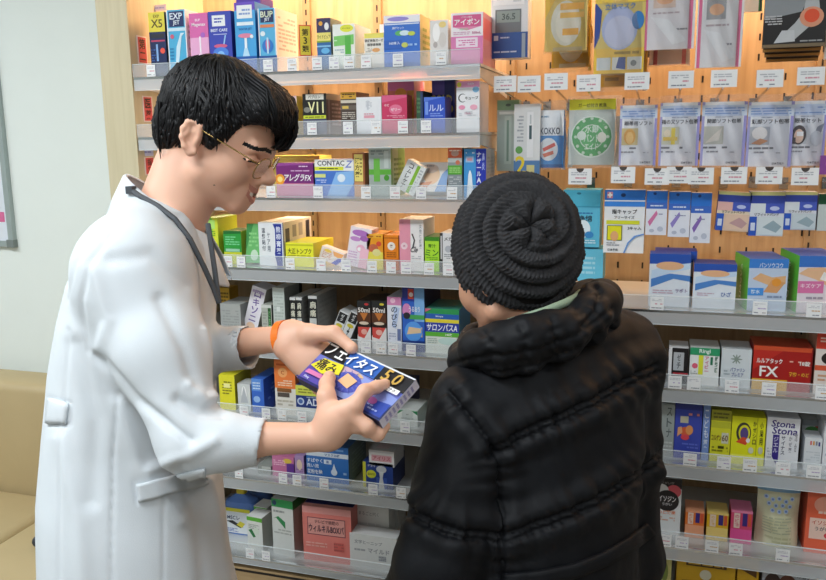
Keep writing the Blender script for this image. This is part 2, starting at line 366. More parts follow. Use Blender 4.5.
bx('L1','white box with green cross and yellow oval',333,355,24,'f0f5ee',[('e',.64,.86,.3,.12,'e8ea3a'),('t',.62,.86,.05,'サージカル','6a7a10'),('p',[(.05,.3),(.05,.62),(.95,.66),(.95,.34)],'7fcf6a'),('r',.55,.0,.82,.62,'58b848'),('b',.08,.06,.5,.22,2,'b8c8d0'),('r',0,.46,.2,.5,'c8eec0')],d=.11,right='d5dcd2')
bx('L1','white box with yellow top and black print',364.5,384,33,'eeeae0',[('r',0,.76,1,1,'f2e66a'),('t',.5,.64,.14,'家庭救急ガーゼ','2c2a28'),('t',.5,.44,.14,'眼帯清浄綿','2c2a28'),('e',.6,.18,.2,.1,'e8a868'),('b',.06,.08,.4,.3,3,'a8a49c')],d=.1,right='d0ccbe')
bx('L1','small white pack with blue paw dots',380,394,24,'f4f2f4',[('e',.3,.7,.12,None,'4a4ca8'),('e',.7,.72,.12,None,'4a4ca8'),('e',.5,.36,.18,.14,'6a58b8'),('e',.2,.2,.08,None,'f0b050'),('e',.82,.3,.09,None,'3a3a6a')],d=.05,yb=.16,row=False)
bx('L1','pink topped blue box with green capsule picture',384,420,15,'2a6fd0',[('r',0,.8,1,1,'f4f1f6'),('e',.4,.9,.3,.06,'9a8cd8'),('r',.02,.75,.98,.78,'dfeafc'),('t',.4,.66,.07,'綿棒セット','d8e6fa'),('e',.45,.52,.14,.07,'5cb86a'),('e',.58,.52,.14,.07,'d6ecf4'),('e',.77,.5,.1,.06,'c8d850'),('r',0,.1,.5,.34,'2160bd'),('t',.3,.26,.09,'160本入','e2ecfa'),('e',.58,.2,.09,.07,'c8d060'),('b',.68,.15,.92,.26,1,'9cc4f4')],d=.11,right='c8c088',rels=[('b',.2,.2,.8,.8,5,'8aa050')],yaw=0,top='f0eef4')
bx('L1','clear pack of small white figures beside the capsule box',430,448,20,'eae6e2',[('e',.35,.6,.2,.3,'fbfaf8'),('e',.7,.35,.2,.25,'d8d2cc'),('e',.7,.85,.2,.1,'f2d884'),('e',.3,.2,.12,.1,'b8b0ac')],d=.06,m=film)
bx('L1','white and magenta box of eye wash with pink side',451,483,12.5,'f4eef2',[('r',.06,.62,.94,.94,'d8528c'),('p',[(.06,.62),(.94,.62),(.5,.52)],'e68ab2'),('t',.5,.88,.05,'ビタミン配合','fbe6f0'),('t',.5,.75,.17,'アイボン','ffffff'),('t',.4,.56,.06,'AIBON','a8d0a8'),('r',.0,.0,1,.36,'df7fb4'),('b',.08,.4,.6,.5,2,'d8a8c4'),('t',.8,.45,.07,'500mL','c0508c'),('r',.16,.06,.84,.32,'f4e2ee'),('b',.24,.1,.76,.28,3,'d06aa4')],d=.14,right='e49aa0',rels=[('r',0,.5,1,.9,'e87878')])
# ---------------- L2
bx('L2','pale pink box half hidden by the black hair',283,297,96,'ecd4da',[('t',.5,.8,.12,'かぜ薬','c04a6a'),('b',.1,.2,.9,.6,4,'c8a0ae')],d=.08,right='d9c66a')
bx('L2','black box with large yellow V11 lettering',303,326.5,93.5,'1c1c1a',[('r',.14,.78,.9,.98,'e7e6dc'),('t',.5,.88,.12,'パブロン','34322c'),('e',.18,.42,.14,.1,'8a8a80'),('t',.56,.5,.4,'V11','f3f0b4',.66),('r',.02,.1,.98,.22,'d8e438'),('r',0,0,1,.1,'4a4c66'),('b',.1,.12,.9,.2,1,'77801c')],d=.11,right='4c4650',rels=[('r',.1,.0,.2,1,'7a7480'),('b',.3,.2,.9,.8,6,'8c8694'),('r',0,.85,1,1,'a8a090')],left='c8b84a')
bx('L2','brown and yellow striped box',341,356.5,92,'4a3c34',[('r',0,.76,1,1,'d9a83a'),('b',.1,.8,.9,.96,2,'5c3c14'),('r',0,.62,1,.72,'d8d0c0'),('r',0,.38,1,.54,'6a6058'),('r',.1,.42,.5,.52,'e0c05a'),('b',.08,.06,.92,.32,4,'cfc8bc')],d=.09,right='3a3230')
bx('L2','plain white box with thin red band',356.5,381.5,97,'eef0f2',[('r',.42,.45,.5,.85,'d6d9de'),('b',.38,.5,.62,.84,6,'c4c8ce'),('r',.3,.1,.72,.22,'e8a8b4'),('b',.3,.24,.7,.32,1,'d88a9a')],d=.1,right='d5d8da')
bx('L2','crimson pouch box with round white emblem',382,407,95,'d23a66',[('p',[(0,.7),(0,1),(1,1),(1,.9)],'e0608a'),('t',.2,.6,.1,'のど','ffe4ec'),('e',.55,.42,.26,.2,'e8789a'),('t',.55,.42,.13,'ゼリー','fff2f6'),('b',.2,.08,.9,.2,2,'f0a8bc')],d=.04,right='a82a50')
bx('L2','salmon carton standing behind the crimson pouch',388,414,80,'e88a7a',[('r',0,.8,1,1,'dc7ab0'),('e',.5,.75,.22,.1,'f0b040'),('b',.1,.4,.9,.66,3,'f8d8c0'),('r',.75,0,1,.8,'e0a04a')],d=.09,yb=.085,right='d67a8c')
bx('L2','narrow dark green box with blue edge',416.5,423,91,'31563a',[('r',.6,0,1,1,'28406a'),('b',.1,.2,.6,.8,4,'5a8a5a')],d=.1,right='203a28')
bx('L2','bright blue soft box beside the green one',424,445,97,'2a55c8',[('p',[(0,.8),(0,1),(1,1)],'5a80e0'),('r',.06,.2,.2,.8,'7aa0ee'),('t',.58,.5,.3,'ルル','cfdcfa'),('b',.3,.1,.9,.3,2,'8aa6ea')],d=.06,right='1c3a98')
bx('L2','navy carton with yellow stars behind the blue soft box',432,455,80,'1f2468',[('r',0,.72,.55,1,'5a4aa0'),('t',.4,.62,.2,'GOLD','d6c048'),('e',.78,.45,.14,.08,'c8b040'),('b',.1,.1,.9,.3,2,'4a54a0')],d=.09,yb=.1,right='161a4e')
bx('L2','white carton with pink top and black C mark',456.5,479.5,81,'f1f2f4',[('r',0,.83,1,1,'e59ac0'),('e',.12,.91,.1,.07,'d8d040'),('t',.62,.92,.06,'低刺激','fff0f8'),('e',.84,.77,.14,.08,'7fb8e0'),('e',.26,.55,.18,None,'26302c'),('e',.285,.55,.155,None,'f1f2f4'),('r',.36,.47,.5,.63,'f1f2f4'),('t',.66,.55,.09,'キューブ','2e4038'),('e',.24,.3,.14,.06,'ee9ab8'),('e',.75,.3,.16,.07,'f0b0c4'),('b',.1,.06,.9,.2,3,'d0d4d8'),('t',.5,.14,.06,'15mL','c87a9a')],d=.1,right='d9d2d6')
# ---------------- L3
bx('L3','low yellow carton behind the purple one',273,320,155.5,'e8d870',[('b',.1,.6,.8,.9,1,'9a8a3a'),('t',.72,.76,.14,'アレル','8a7a2a')],d=.08,yb=.15,row=False)
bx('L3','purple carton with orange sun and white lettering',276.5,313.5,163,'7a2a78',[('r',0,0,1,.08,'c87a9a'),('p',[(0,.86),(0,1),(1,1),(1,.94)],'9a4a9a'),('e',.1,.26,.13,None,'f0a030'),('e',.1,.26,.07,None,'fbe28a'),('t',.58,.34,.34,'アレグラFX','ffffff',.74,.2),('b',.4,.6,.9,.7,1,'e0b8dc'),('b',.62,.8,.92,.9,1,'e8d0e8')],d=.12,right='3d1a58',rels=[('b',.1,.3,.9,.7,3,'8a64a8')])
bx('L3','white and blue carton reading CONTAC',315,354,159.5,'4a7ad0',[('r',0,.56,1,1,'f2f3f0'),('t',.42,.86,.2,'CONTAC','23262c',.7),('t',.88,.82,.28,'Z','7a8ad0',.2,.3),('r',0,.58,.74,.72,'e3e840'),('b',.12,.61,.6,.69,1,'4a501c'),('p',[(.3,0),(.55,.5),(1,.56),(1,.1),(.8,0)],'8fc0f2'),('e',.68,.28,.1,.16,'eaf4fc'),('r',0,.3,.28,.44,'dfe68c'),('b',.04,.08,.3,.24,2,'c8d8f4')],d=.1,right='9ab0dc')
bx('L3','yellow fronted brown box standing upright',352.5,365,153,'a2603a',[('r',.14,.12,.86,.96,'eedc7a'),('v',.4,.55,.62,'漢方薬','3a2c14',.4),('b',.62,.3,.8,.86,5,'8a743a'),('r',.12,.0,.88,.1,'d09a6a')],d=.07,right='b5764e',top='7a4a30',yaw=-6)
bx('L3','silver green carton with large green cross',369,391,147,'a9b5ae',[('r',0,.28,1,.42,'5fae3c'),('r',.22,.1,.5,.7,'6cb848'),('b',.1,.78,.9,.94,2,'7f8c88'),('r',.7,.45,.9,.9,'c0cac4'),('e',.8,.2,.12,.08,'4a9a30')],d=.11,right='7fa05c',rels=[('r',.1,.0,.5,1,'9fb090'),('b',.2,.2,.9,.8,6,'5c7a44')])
bx('L3','white box with black and green print leaning right',394,414,160,'e6e9e8',[('v',.3,.5,.86,'コムレケア','202022',.36),('r',.56,.02,.72,.96,'8abf3a'),('b',.78,.1,.92,.9,8,'b0b4b8')],d=.04,roll=27,right='c8ccca',h=.075,yb=.05)
bx('L3','pale pack with a face picture lying tilted',417,446,165,'e2ddd8',[('e',.45,.55,.28,.3,'e9c4a0'),('e',.36,.78,.3,.16,'c8b0a0'),('p',[(.6,0),(1,0),(1,.8),(.8,.6)],'7fa4d4'),('p',[(0,0),(.2,0),(.5,.35),(.1,.3)],'d89a7a'),('b',.1,.82,.5,.94,1,'8a7c78')],d=.03,tilt=24,right='c8c4c0',yb=.05)
bx('L3','orange and green box with grey foot',448,462,148,'8e979a',[('r',0,.72,1,1,'e0643a'),('e',.5,.86,.28,.08,'c8a090'),('b',.1,.9,.9,.97,1,'ffe0d0'),('r',0,.62,1,.74,'c0c8c4'),('e',.7,.62,.16,.06,'d87a5a'),('r',0,.3,1,.54,'58a838'),('b',.1,.34,.9,.5,3,'a8dc88'),('b',.1,.04,.9,.26,4,'c8ccce')],d=.1,right='a8a8a0')
bx('L3','blue nose spray box with white bottle picture',464,486,149,'3f98d8',[('r',.54,0,1,1,'2236b0'),('v',.68,.5,.86,'ナザールA','ffffff',.2),('v',.88,.66,.5,'鼻炎','b8c4f4',.12),('r',.08,.64,.44,.8,'a8c8e8'),('r',.14,.68,.38,.76,'d09aa8'),('p',[(.12,0),(.44,0),(.36,.3),(.3,.42),(.25,.42),(.2,.3)],'eaf4fb'),('b',.08,.86,.48,.94,1,'e8f2fa')],d=.1,right='a3a6a8',rels=[('b',.15,.2,.85,.85,9,'8d9092')])
# ---------------- L4
bx('L4','lime green box with yellow side next to the lanyard',205,218.5,218,'8ccf48',[('r',.62,0,1,1,'d8e23a'),('r',.25,.7,.8,.94,'b8e878'),('e',.42,.28,.26,.16,'e8c898'),('b',.12,.5,.8,.66,3,'4f9a2a')],d=.1,right='c8d43a',yaw=0)
bx('L4','short green box with yellow foot',224,241.5,231,'2fa040',[('r',0,0,1,.12,'d6d83a'),('p',[(0,.86),(0,1),(1,1),(1,.9)],'1f7030'),('b',.1,.4,.9,.8,4,'7fd89a'),('r',.1,.14,.9,.26,'9fd4b8')],d=.08,right='9ab83a',top='216a2c')
bx('L4','green pouch with pale leaf print leaning against a carton',245,259,226,'6ab86a',[('e',.6,.2,.26,.14,'c8e0c8'),('p',[(0,1),(.5,1),(0,.3)],'3f8f4a'),('b',.2,.4,.9,.8,4,'8fd08a')],d=.04,right='4f9a54',tilt=8)
bx('L4','large white carton with blue vertical band',259,284,222.5,'eceff2',[('p',[(.62,.08),(.7,.0),(.92,.0),(.92,.96),(.58,.96),(.66,.8),(.66,.3)],'26389a'),('v',.79,.48,.84,'熊柳膏薬','e6ebf7',.18),('v',.2,.5,.7,'温熱貼付','5a626e',.14),('v',.4,.42,.6,'ケア用','7a828e',.12),('r',.97,0,1,1,'2a2e3a')],d=.17,right='cbcac6',top='d6d6d2',rels=[('r',.06,.4,.2,.85,'3a3e52'),('r',.3,.62,.44,.9,'8a8c92'),('r',.52,.62,.66,.92,'9a9aa0'),('r',.78,.5,.92,.94,'2f3346'),('b',.1,.1,.9,.3,3,'a8a8a6')])
bx('L4','low yellow box with black print',286,313.5,243,'ecec38',[('t',.5,.42,.4,'大正トンプク','26240c',.86),('r',.02,.8,.98,.9,'c8c828'),('b',.06,.06,.9,.16,1,'8a8a1c')],d=.13,right='cfc832',top='d2d23a')
bx('L4','flat white pack with orange and blue pattern',318,341,244,'eee6e2',[('p',[(.5,.9),(1,.9),(.9,.5),(.6,.6)],'f0b070'),('p',[(.55,.0),(.8,.0),(1,.45),(.85,.6)],'3644b8'),('b',.1,.2,.5,.8,5,'d8a898'),('e',.3,.8,.16,.12,'f0d060')],d=.03,roll=18,right='d0c8c4',h=.035,yb=.05)
bx('L4','white box with violet swirls leaning back',345,366,229,'f0e9f1',[('e',.5,.86,.4,.08,'b878c8'),('e',.3,.7,.25,.06,'c890d0'),('e',.7,.74,.2,.07,'a868b8'),('e',.6,.48,.2,.1,'f0b8d4'),('e',.55,.46,.1,.05,'fff'),('r',.6,0,1,.5,'f4c4d8'),('b',.06,.08,.5,.4,5,'d8b8d8')],d=.05,roll=10,right='d8c8dc')
bx('L4','yellow orange carton with fruit picture',367,383,234,'f0a024',[('r',0,.84,1,1,'f6b838'),('r',0,.0,1,.3,'ece05a'),('e',.4,.45,.3,.16,'c86a4a'),('e',.6,.28,.26,.14,'e8e29a'),('e',.75,.62,.16,.1,'e0503a'),('b',.1,.86,.9,.96,1,'b8641a')],d=.08,right='e09a2a')
bx('L4','orange box with round white emblem',384.5,398.5,235,'ee8a1e',[('r',0,.86,1,.9,'b85e10'),('e',.5,.56,.28,None,'f6efe6'),('t',.5,.56,.12,'薬','6a4a3a'),('b',.16,.1,.84,.34,3,'a85a14'),('r',0,0,1,.05,'c86a12')],d=.09,right='c8701a',tels=[('b',.1,.3,.9,.7,2,'8a4a10')])
bx('L4','tall carton half pink half white with script lettering',399.5,423.5,219.5,'f3f1f1',[('r',0,0,.46,1,'ee9fb4'),('t',.12,.92,.04,'CC','c0607c'),('e',.2,.36,.14,None,'f9dce4'),('t',.2,.36,.06,'命','c87a90'),('p',[(.5,.66),(.56,.66),(.66,.5),(.58,.3),(.52,.3),(.6,.5)],'4a484c'),('t',.62,.28,.14,'Cle','4a484c',.3,.3),('v',.88,.6,.6,'女性保健薬','9aa0a8',.1),('b',.5,.04,.9,.14,2,'c4c6ca')],d=.1,right='dcdadb')
bx('L4','lime box with dark green top',425,439,237,'b4e83a',[('r',0,.84,1,1,'3f8a28'),('t',.5,.64,.16,'青汁','3c7a1c'),('t',.5,.36,.26,'ミン','2f7a20'),('b',.1,.06,.9,.2,2,'6aa828')],d=.09,right='7ab030',top='2f7020')
bx('L4','white box with black edge beside the knitted hat',440,454,233,'e5e6e8',[('r',0,0,.2,1,'2e2e30'),('r',.04,.1,.16,.9,'c8c8c8'),('t',.6,.8,.14,'メガ','3c3c40'),('e',.6,.45,.24,.12,'b8bcc4'),('b',.3,.1,.9,.3,3,'9a9ca2')],d=.09,right='c4c4c4')
# ---------------- L5
bx('L5','small yellow and violet bottle box beside the coat',220,230,288,'e2b23a',[('r',0,0,1,.5,'4a3a8a'),('b',.1,.6,.9,.9,3,'8a6a1c')],d=.05,yb=.2,right='c89a30',row=False)
bx('L5','plain grey box beside the coat sleeve',221,241,304,'a9aca9',[('b',.1,.2,.9,.8,6,'989b98')],d=.1,right='8e918e')
bx('L5','white and violet box leaning right with orange foot',240,254,287,'ebe7ee',[('r',0,0,1,.18,'f0823a'),('v',.5,.62,.66,'ロキソニ','6a4c9a',.5),('e',.5,.22,.3,.07,'f4d0b0'),('b',.1,.86,.9,.96,1,'b8a8cc')],d=.06,roll=17,right='9a968e',yb=.05)
bx('L5','pale grey carton with dark green stripe',262,272,305,'b6bab0',[('r',.64,.05,.94,.9,'2b5a30'),('v',.78,.45,.7,'漢方胃','8fc88a',.2),('r',0,.9,1,1,'d5d8d2'),('b',.1,.2,.5,.8,6,'9a9c94')],d=.1,right='4a4e4a')
bx('L5','silver white upright box with faded print',273.5,285,288,'c5cec8',[('b',.1,.1,.9,.9,12,'b0bab4'),('r',.3,.5,.6,.6,'dbe2de')],d=.09,right='9aa29e')
for i,(a,b,t) in enumerate(((290.5,296.2,297.5),(296.8,302.5,297.5),(309,317.5,296))):
    bx('L5',['leftmost slim black and white box with grey side','middle slim black and white box with grey side','slim black and silver box left of the leaning pair'][i],a,b,t,'222326',[('r',0,.93,1,1,'d8dad8'),('v',.5,.68,.4,'肩痛','e6e4d0',.7),('r',.1,.28,.9,.46,'c9ccc8'),('e',.5,.16,.36,.06,'a8b050')],d=.13,right='9b9c98',top='c4c6c2',rels=[('b',.1,.1,.9,.9,8,'8d8e8a')])
bx('L5','black bottle shape behind the slim black boxes',286,295,283,'23281f',[('b',.1,.3,.9,.8,5,'3c4636')],d=.05,yb=.22,row=False)
for i,(a,t) in enumerate(((327,293),(338,293))):
    bx('L5',['left white and black box of the leaning pair','right white and black box of the leaning pair'][i],a,a+9.5,t,'e3e5e4',[('r',.06,.66,.94,.96,'232426'),('v',.5,.81,.24,'ゼ夕','f0f0f0',.7),('e',.5,.56,.34,.06,'d8c83a'),('v',.5,.28,.5,'3.7%入','3c3e40',.5)],d=.07,roll=24,right='7d7c78',h=.088,yb=.05)
for i,(a,b) in enumerate(((357.5,370.8),(371.8,386.5))):
    bx('L5',['left tall black box with red and white foot','right tall black box with red and white foot'][i],a,b,301,'241a18',[('r',0,.84,1,1,'26282a'),('e',.7,.92,.16,.03,'c83a3a' if i==0 else 'd8c840'),('t',.5,.77,.12,'50ml','f4f0ec'),('r',.0,.46,1,.7,'5a3420'),('p',[(.2,.7),(.5,.5),(.8,.7)],'c87a3a'),('e',.5,.44,.36,.04,'e0cdb8'),('p',[(0,0),(0,.12),(.3,.34),(1,.34),(1,.0)],'e9e6e4'),('p',[(.05,.1),(.05,.34),(.95,.34),(.5,.05)],'d85048'),('e',.5,.22,.22,.07,'eeb0a4')],d=.1,right='3c302c',top='222')
bx('L5','tall pale box with pink top and blue slanted word',387.5,401.5,297,'e8ebf4',[('r',0,.82,1,1,'d88ab8'),('e',.4,.92,.18,None,'f4c8dc'),('p',[(.3,.35),(.6,.3),(.9,.76),(.55,.8)],'c2d2f0'),('v',.5,.56,.48,'のびら','33486a',.6),('r',.7,.04,.95,.3,'6a7aa8'),('b',.1,.05,.6,.22,3,'b0b8d0')],d=.1,right='b8bcd0')
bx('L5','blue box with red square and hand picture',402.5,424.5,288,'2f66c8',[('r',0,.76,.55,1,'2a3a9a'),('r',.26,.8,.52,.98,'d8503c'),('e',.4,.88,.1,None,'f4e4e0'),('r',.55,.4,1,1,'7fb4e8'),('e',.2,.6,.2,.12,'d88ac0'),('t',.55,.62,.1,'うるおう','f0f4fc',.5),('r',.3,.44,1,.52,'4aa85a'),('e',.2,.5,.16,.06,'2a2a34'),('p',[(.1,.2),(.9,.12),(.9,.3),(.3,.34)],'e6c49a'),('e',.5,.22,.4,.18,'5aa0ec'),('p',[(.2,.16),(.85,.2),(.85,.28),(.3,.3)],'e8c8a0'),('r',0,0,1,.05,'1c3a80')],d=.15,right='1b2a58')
bx('L5','green and yellow plaster box with blue white lettering',425.5,459,309,'e7ede4',[('r',0,.86,1,1,'2f9a58'),('r',0,.72,1,.86,'2a62b4'),('t',.42,.79,.06,'Salonpas','dfe8f8'),('r',0,.62,1,.72,'e9d93a'),('r',0,.36,1,.62,'2c40a8'),('t',.5,.49,.2,'サロンパスA','ffffff',.92,.1),('r',0,.24,1,.36,'63b83c'),('t',.7,.3,.08,'140枚','f4fae8'),('e',.68,.12,.3,.1,'c8e2da'),('b',.06,.04,.36,.2,3,'b4c0b8'),('p',[(0,.9),(.0,1),(.2,1)],'d86a8a')],d=.12,right='4f86a8',top='3a8a78')
# ---------------- L6
bx('L6','tall yellow box behind the coat sleeve',219.5,235,375,'e9e032',[('b',.2,.3,.8,.8,5,'8a8420'),('r',.3,.55,.7,.7,'f6f2a0')],d=.09,right='a8a02a')
bx('L6','clear pack with white tube next to the yellow box',238,250.5,384,'d5d8d6',[('e',.5,.5,.2,.4,'f2f2f0'),('p',[(.2,.1),(.5,.9),(.8,.1)],'b8bcc0')],d=.05,m=film)
bx('L6','royal blue box with pale panel',252,264,379,'3a6ac8',[('r',0,.55,.8,1,'5f92dc'),('b',.1,.6,.7,.9,3,'c8dcf4'),('e',.4,.25,.28,.12,'9cc0ee')],d=.11,right='2044a4',rels=[('b',.2,.3,.8,.8,4,'5a7cc8')])
bx('L6','tall orange and white vitamin box',275,295.5,360,'e8e4da',[('r',0,.42,1,1,'f08240'),('e',.4,.74,.22,None,'f6b070'),('t',.4,.74,.08,'C','c8501c'),('r',.1,.88,.9,.92,'c8581c'),('b',.15,.46,.85,.6,3,'fbd8b8'),('r',.1,.34,.8,.42,'8a5a30'),('r',.12,.24,.7,.33,'5a5048'),('b',.1,.05,.9,.2,2,'c0b8a8')],d=.09,right='c87444')
bx('L6','navy and yellow box reading AD',296,323,386,'223a80',[('r',0,.6,1,1,'d7dc5a'),('b',.1,.68,.9,.9,2,'8a8c30'),('r',0,0,1,.12,'e4e6e2'),('e',.18,.36,.13,None,'c8d4e8'),('e',.18,.36,.08,None,'4a68a8'),('t',.62,.36,.28,'AD','dfe6f2',.5),('b',.4,.52,.95,.58,1,'b8c4dc')],d=.09,right='1c2c5c')
bx('L6','small black and gold box under the held carton',323.5,334,384,'24221e',[('e',.5,.65,.3,.2,'b89a48'),('r',.2,.1,.8,.3,'7a6a34'),('b',.1,.85,.9,.95,1,'d0b868')],d=.08,right='1a1816')
bx('L6','pale green box behind the pointing finger',383.5,390.5,397,'cfd8c2',[('b',.1,.1,.9,.9,7,'a8b29a')],d=.08,right='b8bcb0')
bx('L6','pale grey slim box with lilac print',391,397.5,400,'d2d2d4',[('b',.1,.1,.9,.9,7,'b4aec0')],d=.08,right='babac0')
bx('L6','navy carton standing behind the green and white box',399,410,384,'232c66',[('b',.2,.3,.8,.8,4,'4c5898')],d=.09,yb=.17,row=False)
bx('L6','white box with green corners and round seal',397.5,417.5,410,'e3e8e4',[('p',[(0,.55),(0,1),(.35,1)],'2f8a54'),('p',[(1,.55),(1,1),(.65,1)],'2f8a54'),('r',0,.92,1,1,'b4ccc0'),('e',.5,.56,.28,None,'cdd5d2'),('t',.5,.56,.12,'龍角','6a7a72'),('b',.2,.1,.8,.28,2,'a8b0ac')],d=.09,right='b6c4bc')
# ---------------- L7
bx('L7','grey pack peeking out below the cuff',258,271,466,'9aa09a',[('r',.3,.4,1,.9,'c4c8c2')],d=.07,right='8a8e8a')
bx('L7','pink and violet flat pack',272.5,294,457,'d07aa4',[('r',.66,0,1,.6,'6a3a94'),('e',.7,.75,.2,.16,'e8c84a'),('b',.06,.4,.6,.8,3,'f4c8dc')],d=.09,right='8a4a88')
bx('L7','small lilac box beside the blue drop box',295,304,456,'b492c0',[('e',.5,.5,.3,.3,'e8d0b8'),('b',.1,.1,.9,.3,2,'8a6a9a')],d=.09,right='907098')
bx('L7','large blue carton with white lettering and water drop',306.5,348.5,446,'2f72c0',[('r',0,.64,1,.78,'dfe8f2'),('t',.62,.71,.1,'マスク30枚','3a68a8',.7),('t',.2,.5,.13,'すばやく','f0f5fb'),('r',.42,.42,.6,.56,'e4edf7'),('t',.51,.49,.1,'楽','2f62a8'),('t',.15,.33,.13,'洗い流','f0f5fb'),('t',.2,.14,.15,'花粉を除','f4f8fc',.36),('p',[(.6,.2),(.66,.46),(.72,.2)],'e4eef8'),('e',.66,.18,.075,None,'e4eef8'),('b',.76,.1,.95,.24,1,'a8c8ea'),('b',.05,.84,.9,.95,1,'7fb0e4')],d=.13,right='6f7f8c',rels=[('r',0,0,.06,1,'4c5c6c'),('b',.2,.2,.9,.8,6,'8c9aa6')],top='3a68a0')
bx('L7','blue and yellow eye drop carton',363,393,463,'24418c',[('r',0,0,.1,1,'d6d23a'),('e',.28,.42,.16,.2,'d9dc3a'),('b',.16,.36,.4,.48,2,'7a7c1c'),('t',.3,.84,.12,'ドライ','dfe4f0',.3),('r',.45,.0,.8,.3,'3a5cb0'),('e',.62,.7,.17,.18,'c9cdd2'),('p',[(.54,.6),(.7,.6),(.66,.3),(.72,0),(.5,0),(.57,.3)],'dde0e2')],d=.1,right='1b2c60',left='c8c83a')
bx('L7','white and pink lotion box stacked on the eye drop carton',369,394,446,'e6e4e4',[('r',.1,.3,.9,.7,'d8a4ac'),('t',.5,.5,.26,'アイリス','b84a5c',.7),('r',0,.86,1,1,'cfcdd0')],d=.08,lift=.062,h=.042,right='c8c6c8',top='d6d4d4',row=False,tels=[('r',.2,.2,.7,.7,'e9d4d8')])
# ---------------- L8
def bottle(sh,short,x0,x1,yt,yb,row=True):
    X0,X1,z,H=place(sh,x0,x1,yt,yb);w=(X1-X0)/2;dd=.032;e=empty('lotion_bottle',((X0+X1)/2,yb+dd,z));tag(e,short+' on the '+PH[sh],'bottle','blue lotion bottles')
    def ring(z,sx,sy,n=20):
        out=[]
        for i in range(n):
            t=2*math.pi*i/n;c,s_=math.cos(t),math.sin(t);out.append((w*sx*math.copysign(abs(c)**.6,c),dd*sy*math.copysign(abs(s_)**.6,s_),z))
        return out
    def lathe(rs,m,name):
        mb=MB();rr=[ring(*r) for r in rs];n=20
        for a,b in zip(rr,rr[1:]):
            for i in range(n): mb.face([a[i],a[(i+1)%n],b[(i+1)%n],b[i]],m)
        mb.face(rr[0][::-1],m);mb.face(rr[-1],m);o=mb.build(name,e,smooth=False);return o
    cap=.014
    lathe([(0,.94,.94),(.004,1,1),(H*.62,1,1),(H*.72,.9,.9),(H*.78,.6,.62),(H-cap-.004,.3,.36)],mat('5d82c8',.25,0,.02,coat=.4,name='blue_bottle_plastic'),'bottle_body')
    lathe([(H-cap-.004,.3,.4),(H,.28,.38)],mat('e6cf3a',.35,0,.02,name='yellow_cap'),'cap')
    mb=MB();f=Face(mb,lambda u,v,d:(-w*.8+u*w*1.6,-dd-.0006-d,.006+v*H*.56),w*1.6,H*.56)
    f.draw(('r',0,0,1,.86,'dfe4e8'));f.draw(('r',0,.86,1,1,'d8d23a'));f.draw(('t',.34,.62,.16,'MSCレ','26345a',.5));f.draw(('p',[(.05,.46),(.3,.5),(.72,.28),(.6,.22)],'26282c'));f.draw(('p',[(.45,.34),(.6,.5),(.8,.42),(.66,.24)],'d8cc3a'));f.draw(('b',.08,.04,.5,.2,3,'4a68b0'));mb.build('label_print',e)
    if row: ROWS[sh].append(((x0+x1)/2,short))
bottle('L8','front blue lotion bottle with yellow cap',222,253,491,.10)
bottle('L8','rear blue lotion bottle with yellow cap behind the front one',236,266,485,.185,False)
bx('L8','short white and green tube box in front',247,263,517,'dfe1dc',[('r',0,.84,1,.98,'5fae3c'),('p',[(.08,.5),(.3,.56),(.55,.3),(.4,.26)],'2f7a44'),('b',.1,.56,.8,.74,3,'a0a8a0'),('e',.6,.5,.2,.12,'d8e2d4')],d=.05,right='b8b8b0',top='e8e9e6',yaw=-6)
bx('L8','white and green tube box behind the short one',254,268,507,'d8dad4',[('r',0,.84,1,.98,'5fae3c'),('b',.2,.2,.8,.7,4,'a8aea6')],d=.05,yb=.105,right='b0b0a8',top='e2e3e0',yaw=-6,row=False)
bx('L8','taller white box with dark green top band',272,294,500,'d9dcd8',[('r',0,.84,1,1,'35a05a'),('e',.14,.92,.1,.05,'1f4a70'),('p',[(.06,.6),(.2,.62),(.62,.42),(.62,.56),(.3,.66)],'2e8a50'),('b',.08,.3,.9,.42,2,'b0b4b0'),('b',.08,.72,.6,.8,1,'9a9e9c')],d=.1,right='a9a39b',top='c8ccc8',yaw=-5,rels=[('r',0,.84,1,1,'2a7a44')])
bx('L8','salmon pink carton with navy lid print and framed word',303.5,351,508,'e8857c',[('r',0,.86,1,1,'f2a8a4'),('r',.1,.42,.88,.78,'e9a49c'),('r',.1,.42,.88,.435,'8a4a54'),('r',.1,.765,.88,.78,'8a4a54'),('r',.1,.42,.112,.78,'8a4a54'),('r',.868,.42,.88,.78,'8a4a54'),('t',.5,.7,.08,'テレビで話題の','8a5a5a',.5),('t',.49,.56,.16,'ウィルキルBOXバ','4a3448',.72),('b',.06,.16,.5,.28,2,'f0b4a8'),('r',.64,.12,.84,.3,'d86a62'),('b',.64,.12,.84,.3,3,'b8605c')],d=.09,right='c66a62',top='27306e',tels=[('r',.0,0,1,.2,'f0a49c'),('t',.5,.6,.26,'無添加','c8d0ea',.4)],yaw=2)
bx('L8','second salmon pink carton behind the framed one',318,362,497,'d87a74',[('b',.1,.5,.9,.9,2,'9a5a60')],d=.09,yb=.14,right='b86660',top='3a3f78',row=False,tels=[('r',0,0,1,.25,'c88a86')])
bx('L8','front white carton with grey handwriting style print',350,396.5,536,'dcdedc',[('t',.4,.72,.14,'文字とーニップ','8a8e94',.62),('t',.62,.44,.18,'マイルド','8a8e94',.5),('b',.1,.36,.36,.5,1,'a4a8ac'),('r',.62,.1,.78,.3,'b8bcc0'),('b',.62,.12,.78,.28,3,'7a7e84')],d=.05,right='c4c6c4',top='e6e7e6',yb=.03)
bx('L8','white carton behind the front white carton',356,389,507,'e1e3e1',[('t',.4,.86,.08,'まるごと拭く','a4a8aa',.6),('b',.1,.4,.8,.7,4,'cfd2d2')],d=.05,yb=.085,right='c8cac8',top='eceeec',row=False)
